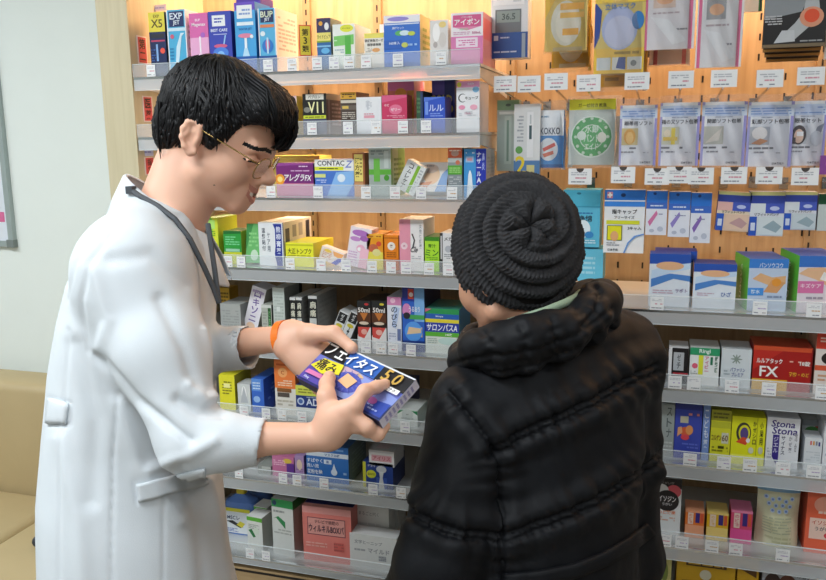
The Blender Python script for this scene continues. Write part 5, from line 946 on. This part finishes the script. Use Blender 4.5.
def lock(pts,r0):
    n=len(pts);lk.tube([tuple(p) for p in pts],[r0*(1-(i/(n-1))**2.2)+.0002 for i in range(n)],M_hair,6)
rg=np.random.default_rng(4);crw=hd(-.05,.0,.13)
def hgrad(P):
    g=np.stack([hr.ev(P+np.eye(3)[j]*.002)-hr.ev(P-np.eye(3)[j]*.002) for j in range(3)],1);return g/np.maximum(np.linalg.norm(g,axis=1),1e-9)[:,None]
P=V[rg.choice(len(V),1900,replace=False)];LQ=(P-HO)@RH
P=P[(LQ[:,2]>-.06)];paths=[P.copy()];jit=rg.normal(0,.12,P.shape)
for st in range(7):
    g=hgrad(P);d_=P-crw;q_=(P-HO)@RH;d_/=np.linalg.norm(d_,axis=1)[:,None];fl=d_*.9-UH*.45+FH*np.where(q_[:,0]>.02,.35,0)[:,None]+jit
    fl-=g*(fl*g).sum(1)[:,None];fl/=np.maximum(np.linalg.norm(fl,axis=1),1e-6)[:,None]
    P=P+fl*.0075;e_=hr.ev(P);g=hgrad(P);P=P+g*np.where(e_>.006,0,(.0006-e_))[:,None];paths.append(P.copy())
paths=np.stack(paths,1);wd=rg.uniform(.0012,.0026,len(paths))
for p_,w_ in zip(paths,wd): lock(list(p_),w_)
for i in range(150):    # fringe falling over the brow
    y=random.uniform(-.068,.06);z0=.116+random.uniform(-.012,.010)
    k=random.uniform(.8,1.15);x1=.112+random.uniform(-.006,.014)-abs(y)*.35
    p=[hd(.03,y*.8,z0+.012),hd(.075,y*.95,z0+.004),hd(x1,y,z0-.018),hd(x1+.012*k,y*1.02,z0-.045*k),hd(x1+.008*k,y*1.04+random.uniform(-.006,.006),.062-.018*k+abs(y)*.02),hd(x1-.006,y*1.05+random.uniform(-.008,.008),.046-.014*k)]
    if y<-.012: p=p[:4]
    lock(p,random.uniform(.0016,.0034))
for i in range(60):    # nape and sides
    y=random.choice((-1,1))*random.uniform(.01,.07);p=[hd(-.085,y,.03),hd(-.097+abs(y)*.35,y,.0),hd(-.088+abs(y)*.4,y*.97,-.03),hd(-.070+abs(y)*.35,y*.95,-.056+random.uniform(-.006,.006))];lock(p,.0022)
for i in range(12):
    z=random.uniform(.02,.06);p=[hd(-.02,-.083,z+.03),hd(.012,-.083,z+.012),hd(.032,-.078,z-.012),hd(.040,-.073,z-.034)];lock(p,.0016)
o=lk.build('hair_lock',man,smooth=True)
# ---- trousers and shoes
tr=S();M_tr=mat('2a2c33',.8,0,.06,90,name='dark_trousers');M_shoe=mat('1b1a1a',.4,0,.05,name='black_shoe')
for a_,sgn in zip(foot,(-1,1)):
    hip=pelv+LB*sgn*.085;kn_=np.array([low[1],low[2],.47])+LB*sgn*.09+FB*.02;tr.chain([hip,kn_,a_+Zup*.02],[.085,.072,.060],k=.03)
tr.ell(pelv+Zup*.0,(.125,.165,.09),np.stack([FB,LB,Zup],1),k=.04)
V,F,N=tr.mesh((-1.15,-1.15,.02),(-.3,-.2,1.1),.007);np_mesh('trousers',V,F,[M_tr],None,man)
for a_ in foot:
    sh=S();sh.cone(a_-Zup*.03-FB*.03,a_+FB*.15-Zup*.05,.046,.036,k=.02);sh.plane_cut(np.array([a_[0],a_[1],.0]),-Zup,.4)
    V,F,N=sh.mesh(a_-.25,a_+.25,.006);np_mesh('shoe',V,F,[M_shoe],None,man)
# ---- the white coat
ct=S()
rows=torso(TR,0,DEP);low=rows[-1];rows+=[(.72,low[1]+.005,low[2],.160,.195),(.56,low[1]+.01,low[2],.168,.20)]
ct.loft(FB,LB,rows,k=.02,ex=2.35)
ct.cone(tc-LB*.05+Zup*.03,shR+Zup*.0,.058,.074,k=.04);ct.cone(tc+LB*.05+Zup*.03,shL,.058,.074,k=.04)
cfR=dp(257,443,1.108);dR=(wrR-cfR);dR/=np.linalg.norm(dR)
axR=dp(262,443,1.105)-dp(200,434,1.115);axR/=np.linalg.norm(axR)
ct.chain([shR,shR+(elR-shR)*.5,elR],[.075,.064,.046],k=.03);ct.chain([elR,elR+(cfR-elR)*.5,cfR+dR*.02],[.046,.038,.032],k=.02)
cutn=dR*.93-Zup*.25+0*UH;ct.plane_cut(dp(262,445,1.105),cutn,.075)
ct.cone(elR+(cfR-elR)*.75,cfR+dR*.06,.0255,.0285,k=.004,op='s')
cfL=dp(250,350,1.285);dL=(wrL-cfL);dL/=np.linalg.norm(dL)
ct.chain([shL,elL],[.074,.054],k=.03);ct.chain([elL,cfL+dL*.02],[.047,.035],k=.02);ct.plane_cut(cfL,dL*.45+np.array(UU)*.55,.075);ct.cone(elL+(cfL-elL)*.75,cfL+dL*.06,.0285,.0315,k=.004,op='s')
ct.cone(hd(-.025,0,-.03),nb-Zup*.03,.056,.062,k=.01,op='s')
SEAMS=[([(118,395),(113,460),(112,580)],.0028,2.2),([(68,330),(62,420),(60,580)],.0022,2.2),([(68,300),(75,265),(96,232),(128,205)],.002,2.2),
       ([(163,486),(163,580)],.0012,2.0),([(134,482),(137,503)],.002,2.0),([(48,398),(70,404),(69,424),(49,424)],.0024,2.0),([(88,352),(82,300),(90,262),(112,232)],.003,3.0)]
FOLDS=[([(97,356),(135,400),(190,440)],.006,5),([(190,385),(205,400),(217,395)],-.006,5),([(178,400),(200,412),(222,412)],.006,6),([(205,330),(214,365),(219,395)],-.004,4),([(160,300),(185,350),(195,385)],.004,7),
       ([(75,345),(95,420),(92,500)],.004,9),([(120,405),(140,470),(180,520)],-.004,8),([(180,470),(200,520),(205,580)],.005,8),([(208,480),(222,540),(228,580)],-.007,6),([(95,270),(110,320),(100,350)],-.004,6),([(60,440),(80,520),(84,580)],-.004,9),([(150,470),(190,455),(215,440)],-.004,6),([(110,260),(150,255),(185,285)],.003,8)]
def cdisp(V,N):
    P=proj(V);f=facing(V,N);d=.0030*fnoise(V,9,1)+.0012*fnoise(V*np.array([1,1,.5]),24,2)
    for ln,a,wd in SEAMS:
        q,_=pldist(P,ln);d-=f*a*np.exp(-(q/wd)**2)
    for ln,a,wd in FOLDS:
        q,_=pldist(P,ln);d-=f*a*1.25*np.exp(-(q/wd)**2)
    return d
V,F,N=ct.mesh((-1.2,-1.2,.5),(-.2,-.1,1.62),.004,cdisp)
M_coat=mat('d4dbe0',.75,0,.015,30,.15,600,name='white_cotton')
np_mesh('white_coat',V,F,[M_coat],None,man)
# collar: a folded band round the neck, high at the nape and falling to the chest
def ringpt(t,r,off,drop):
    c=nb+FB*.004;x=math.cos(t);y=math.sin(t)
    return c+FB*(x*(r+.010))+LB*(y*(r+.012))+Zup*(off-drop*(x+1)*.5)
mb=MB();n=44;prof=[(.050,.060,.100),(.0525,.064,.101),(.057,.062,.102),(.076,.026,.105),(.092,-.012,.112),(.0905,-.016,.112),(.072,-.008,.10),(.052,.0,.08)]
ts=[math.radians(20)+math.radians(320)*i/n for i in range(n+1)]
R_=[[ringpt(t,*p) for p in prof] for t in ts]
mb.grid(R_,M_coat)
o=mb.build('collar',man,smooth=True);o.modifiers.new('thick','SOLIDIFY').thickness=.0015
# pocket on the near side: an attached flap strip that follows the coat
from mathutils.bvhtree import BVHTree
coat_bvh=BVHTree.FromPolygons([tuple(v) for v in V],[tuple(f) for f in F])
def onsurf(x,y,bvh,lift=.002):
    d=ray(x,y).normalized();h=bvh.ray_cast(CAM,d);return (np.array(h[0])+np.array(h[1])*lift) if h[0] else dp(x,y,1.2)
def patch(name,quad,nu,nv,bvh,m,parent,lift=.003,thick=.002):
    a,b,c,d=[np.array(q,float) for q in quad];mb=MB();g=[[None]*(nv+1) for _ in range(nu+1)]
    for i in range(nu+1):
        for j in range(nv+1):
            u,v=i/nu,j/nv;p=(a*(1-u)+b*u)*(1-v)+(d*(1-u)+c*u)*v;g[i][j]=onsurf(p[0],p[1],bvh,lift)
    mb.grid(g,m)
    o=mb.build(name,parent,smooth=True);s_=o.modifiers.new('thick','SOLIDIFY');s_.thickness=thick;s_.offset=0;return o
patch('pocket_welt',[(137,484),(205,467),(207,484),(139,502)],20,6,coat_bvh,M_coat,man,.003,.004)
patch('back_strap',[(50,397),(69,404),(67,424),(48,423)],6,6,coat_bvh,M_coat,man,.003,.004)
# lanyard
mb=MB();M_ly=mat('43474c',.7,0,.08,200,name='grey_ribbon')
def strap(pts,wd):
    P_=[onsurf(x,y,coat_bvh,.003) if k is None else dp(x,y,k) for x,y,k in pts];fine=[]
    for i in range(len(P_)-1):
        for t in (0,.25,.5,.75): fine.append(P_[i]*(1-t)+P_[i+1]*t)
    fine.append(P_[-1]);mb.tube([tuple(p) for p in fine],wd,M_ly,6)
strap([(131,190,1.262),(140,196,1.247),(158,206,1.235),(175,219,1.225),(190,239,1.222),(204,267,1.225),(214,289,1.228),(219,303,1.23)],.0042)
strap([(208,224,1.262),(211,245,1.25),(215,272,1.24),(219,303,1.232)],.0042)
a=dp(131,190,1.262);mb.box(tuple(a-.006),tuple(a+.006),M_ly)
ly=mb.build('lanyard',smooth=False);tag(ly,'dark grey neck lanyard over the white coat of the man','lanyard')
# wristband
mb=MB();M_or=mat('f07a1e',.4,0,.02,name='orange_silicone');c=dp(284.5,339.5,1.241);ax=dL*.6+np.array(UU)*.4;ax/=np.linalg.norm(ax);a1=np.cross(ax,Zup);a1/=np.linalg.norm(a1);a2=np.cross(ax,a1)
rb=.0300;n=36
for i in range(n):
    for (o0,r0),(o1,r1) in (((-.006,rb),(.006,rb)),((.006,rb),(.006,rb-.0025)),((.006,rb-.0025),(-.006,rb-.0025)),((-.006,rb-.0025),(-.006,rb))):
        q=[]
        for ii,o_,r_ in ((i,o0,r0),(i+1,o0,r0),(i+1,o1,r1),(i,o1,r1)):
            t=2*math.pi*ii/n;q.append(c+ax*o_+(a1*math.cos(t)+a2*math.sin(t))*r_)
        mb.face(q,M_or)
tag(mb.build('wristband',smooth=True),'orange silicone wristband on the far wrist of the man','wristband')
# glasses
gl=empty('eyeglasses');tag(gl,'thin gold rimmed eyeglasses worn by the man in the coat','glasses')
M_gold=mat('b79a62',.25,1,0,name='gold_wire');M_lens=clear_mat('lens','f4f8fa',.04,.03,.8)
for sy in(-1,1):
    C_=hd(.111,sy*.034,-.001);ty=LH*math.cos(.12)-FH*sy*math.sin(.12);tz=UH*math.cos(.12)+FH*.12
    rim=[C_+ty*(.0255*math.copysign(abs(math.cos(t))**.75,math.cos(t)))+tz*(.0185*math.copysign(abs(math.sin(t))**.8,math.sin(t))) for t in [2*math.pi*i/32 for i in range(33)]]
    mb=MB();mb.tube(rim,.0011,M_gold,6,False);mb.build('rim',gl,smooth=True)
    mb=MB();mb.face(rim[:-1],M_lens);mb.build('lens',gl)
    mb=MB();mb.tube([C_+ty*.0255*sy+tz*.008,hd(.100,sy*.068,.010),hd(.05,sy*.0765,.016),hd(.008,sy*.079,.020),hd(-.012,sy*.079,.012),hd(-.022,sy*.078,-.005)],.0013,M_gold,6);mb.build('temple',gl,smooth=True)
mb=MB();mb.tube([hd(.113,-.010,.004),hd(.119,0,.0065),hd(.113,.010,.004)],.0012,M_gold,6);mb.build('bridge',gl,smooth=True)

# nails on the three fingertips that face the room
M_nail=mat('e8c3b0',.28,0,.03,120,name='fingernail')
for c0,dr in ((BX(.342,.23,-.0185),BX(.335,.245,0)-BX(.42,.06,-.006)),(BX(.83,.625,-.0145),BX(.83,.62,0)-BX(.82,.45,-.004)),(BX(.262,.99,-.0138),BX(.275,.985,0)-BX(.16,1.2,0))):
    t_=dr/np.linalg.norm(dr);n_=-bn-t_*(-bn@t_);n_/=np.linalg.norm(n_);s_=np.cross(t_,n_);g=[]
    for i in range(9):
        a=-1+2*i/8;row=[]
        for j in range(7):
            b=-1+2*j/6;w_=.0046*(1-.25*max(0,-a)**2)*math.sqrt(max(0,1-abs(a)**4*.9));row.append(c0+t_*a*.0058+s_*b*w_-n_*(b*b*.0016+max(0,a)**2*.0008))
        g.append(row)
    mb=MB();mb.grid(g,M_nail);mb.build('nail',man,smooth=True)
# ------------------------------------------------------------------ the woman in the quilted coat
wom=empty('person');tag(wom,'person seen from behind in a black quilted coat and dark knitted hat','person')
WD=1.33
v0=np.array([-.143,.99,0]);lp=np.array([-.99,-.143,0])
def turned(a): 
    a=math.radians(a);F=v0*math.cos(a)+lp*math.sin(a);F/=np.linalg.norm(F);return F,np.array([-F[1],F[0],0])
FW_,LW=turned(40);FK,LK=turned(52)
tilt=math.radians(9)                      # leaning a little to her left
JR=[(338,556,.070,.092),(352,555,.090,.138),(375,551,.108,.166),(405,548,.119,.175),(440,544,.126,.178),(480,541,.130,.178),(520,538,.133,.178),(560,536,.135,.181),(590,535,.139,.185)]
def wrow(sub=0.0,base=JR): return torso([(y,x,a-sub,b-sub) for y,x,a,b in base],0,WD)
HWc=dp(509,255,1.325)                     # middle of the head
wb=S();rows=wrow(.035);lo_=rows[-1];rows+=[(.74,lo_[1],lo_[2],.115,.15),(.70,lo_[1],lo_[2],.09,.13)]
wb.loft(FW_,LW,rows,k=.02)
tK=math.radians(18);FKt=FK*math.cos(tK)-Zup*math.sin(tK);UK=np.cross(FKt,LK);RK=np.stack([FKt,LK,UK],1)
def kd(x,y,z): return HWc+FKt*x+LK*y+UK*z
wb.ell(kd(0,0,.01),(.090,.073,.092),RK,k=.02);wb.ell(kd(.034,0,-.045),(.056,.056,.075),RK,k=.02)
for sy in(-1,1):
    wb.ell(kd(.048,sy*.040,-.050),(.036,.030,.036),RK,k=.02);wb.cone(kd(.01,sy*.05,-.085),kd(.075,sy*.014,-.112),.02,.014,k=.02)
    wb.ell(kd(.09,sy*.031,-.022),(.013,.018,.012),RK,k=.01,op='s');wb.ell(kd(.075,sy*.031,-.022),(.012,.013,.012),RK,k=.004)
    wb.ell(kd(-.005,sy*.073,-.035),(.016,.008,.028),RK,k=.006)
wb.cone(kd(.088,0,-.015),kd(.108,0,-.046),.008,.010,k=.012);wb.ell(kd(.108,0,-.050),(.011,.014,.009),RK,k=.008)
wb.cone(kd(.092,-.016,-.076),kd(.092,.016,-.076),.006,.006,k=.008);wb.cone(kd(.090,-.014,-.085),kd(.090,.014,-.085),.006,.006,k=.008)
nW=np.array([rows[0][1],rows[0][2],0])
r0=wrow(0)[0];nbW=dp(538,352,1.335)
wb.cone(kd(-.015,0,-.06),nbW,.045,.052,k=.025)
r1=wrow(0)[2];sc_=np.array([r1[1],r1[2],r1[0]])
sL=sc_+LW*.150-Zup*.030;sR=sc_-LW*.150+Zup*.018
eL=dp(438,560,1.20);eR=dp(630,560,1.42);hL=dp(400,625,1.34);hR=dp(560,640,1.50)
wb.chain([sL,eL],[.045,.036],k=.03);wb.chain([sR,eR],[.045,.036],k=.03)
wb.chain([eL,hL],[.036,.024],k=.02);wb.chain([eR,hR],[.036,.024],k=.02)
for h_,d_ in((hL,1),(hR,-1)):
    ax=FW_*.8-Zup*.5;ax/=np.linalg.norm(ax);sd=np.cross(ax,Zup);sd/=np.linalg.norm(sd);up=np.cross(sd,ax)
    for i in range(4):
        k0=h_+ax*.075+up*(.026-.017*i);wb.cone(h_,k0,.018,.011,k=.012);wb.chain([k0,k0+ax*.03-sd*d_*.006,k0+ax*.05-sd*d_*.022,k0+ax*.052-sd*d_*.040],[.0105,.0095,.0085,.0072],k=.005)
    wb.chain([h_+up*.01,h_+ax*.035+up*.036-sd*d_*.012,h_+ax*.065+up*.042-sd*d_*.024],[.017,.012,.009],k=.008)
pW=np.array([lo_[1],lo_[2],.78]);ftW=[]
for sgn in(-1,1):
    hp=pW+LW*sgn*.08;kn2=np.array([lo_[1],lo_[2],.42])+LW*sgn*.085+FW_*.015;an2=np.array([lo_[1],lo_[2],.08])+LW*sgn*.085
    wb.chain([hp,kn2,an2],[.075,.052,.037],k=.03);wb.cone(an2-Zup*.03,an2+FW_*.12-Zup*.045,.034,.025,k=.02);ftW.append(an2)
V,F,N=wb.mesh((-.75,-1.05,.9-.91/3),(.35,-.05,1.55),.0032,None,(.9,3))
Fc=V[F].mean(1);loc=(Fc-HWc)@RK;mi=np.zeros(len(F),int);mi[(loc[:,0]>.08)&(np.abs(loc[:,1])<.022)&(np.abs(loc[:,2]+.080)<.010)]=1
np_mesh('body',V,F,[skin_mat('fair_skin','d8a88c','cc9678'),M_lip],mi,wom)
# hair at the nape
hn=S();hn.ell(kd(-.030,0,-.045),(.058,.066,.055),RK,k=.02);hn.ell(kd(.06,0,-.06),(.062,.09,.075),RK,k=.01,op='s')
V,F,N=hn.mesh(HWc-.2,HWc+.2,.005,lambda V,N:.0015*fnoise(V,60,4));np_mesh('hair',V,F,[mat('1d1a1a',.5,0,.1,80,.3,300,name='dark_hair')],None,wom)
# ---- knitted hat: swirling ribs that run from a point near the crown
pole=dp(536,216,1.20)                      # middle of the swirl, on the near upper side
HC=dp(517,246,1.325)
za=pole-HC;za/=np.linalg.norm(za)
xa=np.cross(za,Zup);xa/=np.linalg.norm(xa);ya=np.cross(za,xa)
# brim plane of the hat
bn_=(UK-FKt*1.0);bn_/=np.linalg.norm(bn_)
rx=np.stack([np.array(UU),np.array(FW),np.array(WW)],1)
def hat_r(d):      # radius of the slouchy hat along direction d (unit vectors)
    q=d@rx;ax=np.array([.1055,.112,.118]);r=1/np.sqrt(((q/ax)**2).sum(1));return r
na,nr=420,190
I_,J_=np.meshgrid(np.arange(nr+1),np.arange(na),indexing='ij');t=(3.02*I_/nr).ravel();ph=(2*math.pi*J_/na).ravel()
d=(np.cos(t)[:,None]*za+np.sin(t)[:,None]*(np.cos(ph)[:,None]*xa+np.sin(ph)[:,None]*ya))
r=hat_r(d)
sw=3*ph-2*math.pi*t/.255+.5*np.sin(2*ph+1)          # spiral ribs
fr=(sw/(2*math.pi))%1
rib=np.abs(np.sin(sw/2))**.6
env=np.clip((t-.30)/.25,0,1)
lob=np.abs(np.cos(3*ph+2.2*t))**.6*np.clip(1-np.abs(t-.26)/.30,0,1)   # braided lumps round the crown
al=ph*np.round(np.sin(t)*.11*2*math.pi/.0075)/(2*math.pi)
knit=np.sin(2*math.pi*(al+.8*np.abs(fr-.5)*2))*np.clip(t/.2,0,1)+.6*np.cos(2*math.pi*fr*3)
r=r-.0145+0.019*rib*env+.019*lob*(1-env)-.010*np.exp(-(t/.09)**2)+.0013*knit+.002*fnoise(d,9,8)
Vw=HC+d*r[:,None]
h=(Vw-kd(0,0,-.097))@bn_                            # height over the brim plane
flat=np.clip(-h,0,None)
Vw=Vw+bn_*flat[:,None]                              # lower edge rests on the brim plane
inn=np.clip(flat/.05,0,1)[:,None];Vw=Vw+(kd(0,0,-.097)-Vw)*inn*.25
F_=np.array([(i*na+j,i*na+(j+1)%na,(i+1)*na+(j+1)%na,(i+1)*na+j) for i in range(nr) for j in range(na)])
M_knit=mat('3f3f41',.95,0,.22,260,.8,900,name='charcoal_wool',spec=.15)
np_mesh('knit_hat',Vw,F_,[M_knit],None,wom)
# ---- the coat
jk=S();rows=wrow(0);lo_=rows[-1];rows+=[(.66,lo_[1],lo_[2],.160,.205),(.45,lo_[1],lo_[2],.165,.21)]
jk.loft(FW_,LW,rows,k=.03,ex=2.2)
jk.cone(sc_+LW*.06+Zup*.02,sL,.085,.072,k=.05);jk.cone(sc_-LW*.06+Zup*.03,sR,.085,.072,k=.05)
jk.chain([sL,(sL+eL)/2,eL],[.072,.064,.060],k=.025);jk.chain([sR,(sR+eR)/2,eR],[.070,.062,.058],k=.025)
jk.chain([eL,eL*.3+hL*.7,hL-(hL-eL)*.1],[.064,.052,.046],k=.02);jk.chain([eR,eR*.3+hR*.7,hR-(hR-eR)*.1],[.062,.052,.046],k=.02)
QS=[([(449,392),(462,408),(476,424),(488,440),(496,458),(500,485),(502,530),(503,580)],.008,2.0),
    ([(490,447),(525,429),(558,415),(590,400),(622,382),(652,364)],.008,2.0),([(488,456),(525,437),(560,422),(592,407),(624,389),(656,371)],.007,1.9),
    ([(507,531),(540,520),(575,507),(605,492),(635,471),(664,448)],.008,2.0),([(508,539),(540,528),(575,515),(606,500),(636,479),(665,457)],.007,1.9),
    ([(400,500),(420,514),(440,524),(462,531),(500,530)],.008,2.0),([(399,508),(420,522),(440,532),(462,539),(500,538)],.007,1.9)]
wr_rng=random.Random(5)
def jdisp(V,N):
    P=proj(V);f=facing(V,N);d=.005*fnoise(V*np.array([1,1,.8]),10,11)+.0022*fnoise(V*np.array([1.5,1.5,.40]),26,12)+.0006*fnoise(V,60,13)
    for k,(ln,a,wd) in enumerate(QS):
        q,s_=pldist(P,ln)
        d-=f*a*np.exp(-(q/wd)**2)
        d+=f*.005*np.exp(-((q-13)/9)**2)
        d+=f*(.0016*np.exp(-(q/6)**2)*np.sin(s_*.75+1.5*np.sin(s_*.13+k)+k*2)+.0020*np.exp(-(q/24)**2)*np.sin(s_*.33+2.0*np.sin(s_*.07+k)+k))      # gathers along the stitching
    return d
V,F,N=jk.mesh((-.80,-1.1,.42),(.40,-.02,1.42),.0038,jdisp)
M_nyl=mat('101216',.6,0,.10,20,.12,160,name='black_nylon',spec=.22)
np_mesh('quilted_coat',V,F,[M_nyl],None,wom)
coatW=BVHTree.FromPolygons([tuple(v) for v in V],[tuple(f) for f in F])
# stand collar, thick and folded over at the right
cl=S()
CP=[(462,362,1.27,.020),(478,349,1.215,.027),(500,343,1.19,.031),(525,338,1.18,.0315),(548,333,1.19,.031),(570,330,1.205,.029),(588,316,1.235,.032),(598,305,1.275,.034),(600,300,1.33,.034),(590,298,1.40,.030),(560,302,1.46,.026),(512,318,1.46,.024),(476,338,1.40,.022),(462,354,1.33,.020)]
pts=[dp(x,y,t) for x,y,t,_ in CP];cl.chain(pts+[pts[0]],[c[3] for c in CP]+[CP[0][3]],k=.012)
for x,y,t,r_ in ((470,372,1.255,.016),(500,368,1.20,.017),(530,364,1.19,.017),(562,352,1.205,.018),(590,336,1.25,.018),(606,322,1.31,.018)): cl.ell(dp(x,y,t),(r_*1.3,r_*1.3,r_*.8),None,k=.02)
CL=[([(452,364),(480,358),(505,356),(535,352),(562,343),(590,327),(612,308)],.004,2.5),([(462,378),(500,373),(545,364),(590,343),(616,322)],.005,2.5),([(590,280),(600,292),(597,310),(583,325)],.006,3.0),([(480,330),(492,345),(490,368)],.004,4),([(520,326),(528,342),(524,364)],.004,4),([(552,318),(558,336),(560,352)],.004,4),([(575,306),(584,322),(592,336)],.004,4)]
def cldisp(V,N):
    P=proj(V);f=facing(V,N);d=.003*fnoise(V,20,21)+.0022*fnoise(V*np.array([1,1,.5]),38,22)
    for k,(ln,a,wd) in enumerate(CL):
        q,s_=pldist(P,ln);d-=f*a*np.exp(-(q/wd)**2);d+=f*.0015*np.exp(-(q/9)**2)*np.sin(s_*.5+k)
    return d
mn=np.min(pts,0)-.07;mx_=np.max(pts,0)+.07
V,F,N=cl.mesh(mn,mx_,.0035,cldisp);np_mesh('collar',V,F,[M_nyl],None,wom)
# pale green scarf edge inside the collar
mb=MB();M_sc=mat('8fa48c',.9,0,.1,120,.4,400,name='green_scarf');tp=[(506,322,1.23),(522,318,1.22),(545,311,1.225),(565,303,1.24),(576,297,1.27),(580,292,1.33)]
mb.tube([tuple(dp(*q)) for q in tp],[.004,.006,.0065,.0065,.006,.005],M_sc,10);mb.build('scarf',wom,smooth=True)
# belt: a fabric band that follows the waist
def band(name,line,wpx,bvh,m,parent,lift):
    L=[np.array(q,float) for q in line];g=[]
    for a,b in zip(L,L[1:]):
        for k in range(8):
            p=a+(b-a)*k/8;dr=(b-a)/np.linalg.norm(b-a);nn=np.array([-dr[1],dr[0]]);g.append([onsurf(p[0]+nn[0]*w_,p[1]+nn[1]*w_,bvh,lift-(.004 if abs(w_)==wpx else 0)) for w_ in (-wpx,-wpx*.8,-wpx*.3,wpx*.3,wpx*.8,wpx)])
    mb=MB();mb.grid(g,m);o=mb.build(name,parent,smooth=True);q=o.modifiers.new('thick','SOLIDIFY');q.thickness=.003;q.offset=0;return o
band('belt',[(505,580),(540,577),(575,570),(605,558),(632,542),(652,526)],7,coatW,M_nyl,wom,.006)
# trousers and shoes
tr=S()
for a_,sgn in zip(ftW,(-1,1)):
    tr.chain([pW+LW*sgn*.08,np.array([lo_[1],lo_[2],.42])+LW*sgn*.085+FW_*.015,a_+Zup*.02],[.088,.070,.056],k=.03)
V,F,N=tr.mesh((-.7,-1.0,.02),(.3,-.1,.95),.007);np_mesh('trousers',V,F,[mat('33322f',.85,0,.06,80,name='grey_trousers')],None,wom)
for a_ in ftW:
    sh=S();sh.cone(a_-Zup*.03-FW_*.03,a_+FW_*.14-Zup*.045,.044,.034,k=.02);sh.plane_cut(np.array([a_[0],a_[1],.0]),-Zup,.4)
    V,F,N=sh.mesh(a_-.25,a_+.25,.006);np_mesh('shoe',V,F,[M_shoe],None,wom)
# ------------------------------------------------------------------ world and colour management
w=bpy.data.worlds.new('room_air');SC.world=w;w.use_nodes=True
w.node_tree.nodes['Background'].inputs[0].default_value=(.85,.93,1,1);w.node_tree.nodes['Background'].inputs[1].default_value=.04
vs=SC.view_settings;vs.view_transform='Standard';vs.look='None';vs.gamma=1;vs.use_curve_mapping=False;vs.exposure=0.14
bpy.data.objects.remove(_to);bpy.data.curves.remove(_tc)

if 0:
    for l in LABELS:
        if len(l.split())>16: print('LONG',len(l.split()),l)
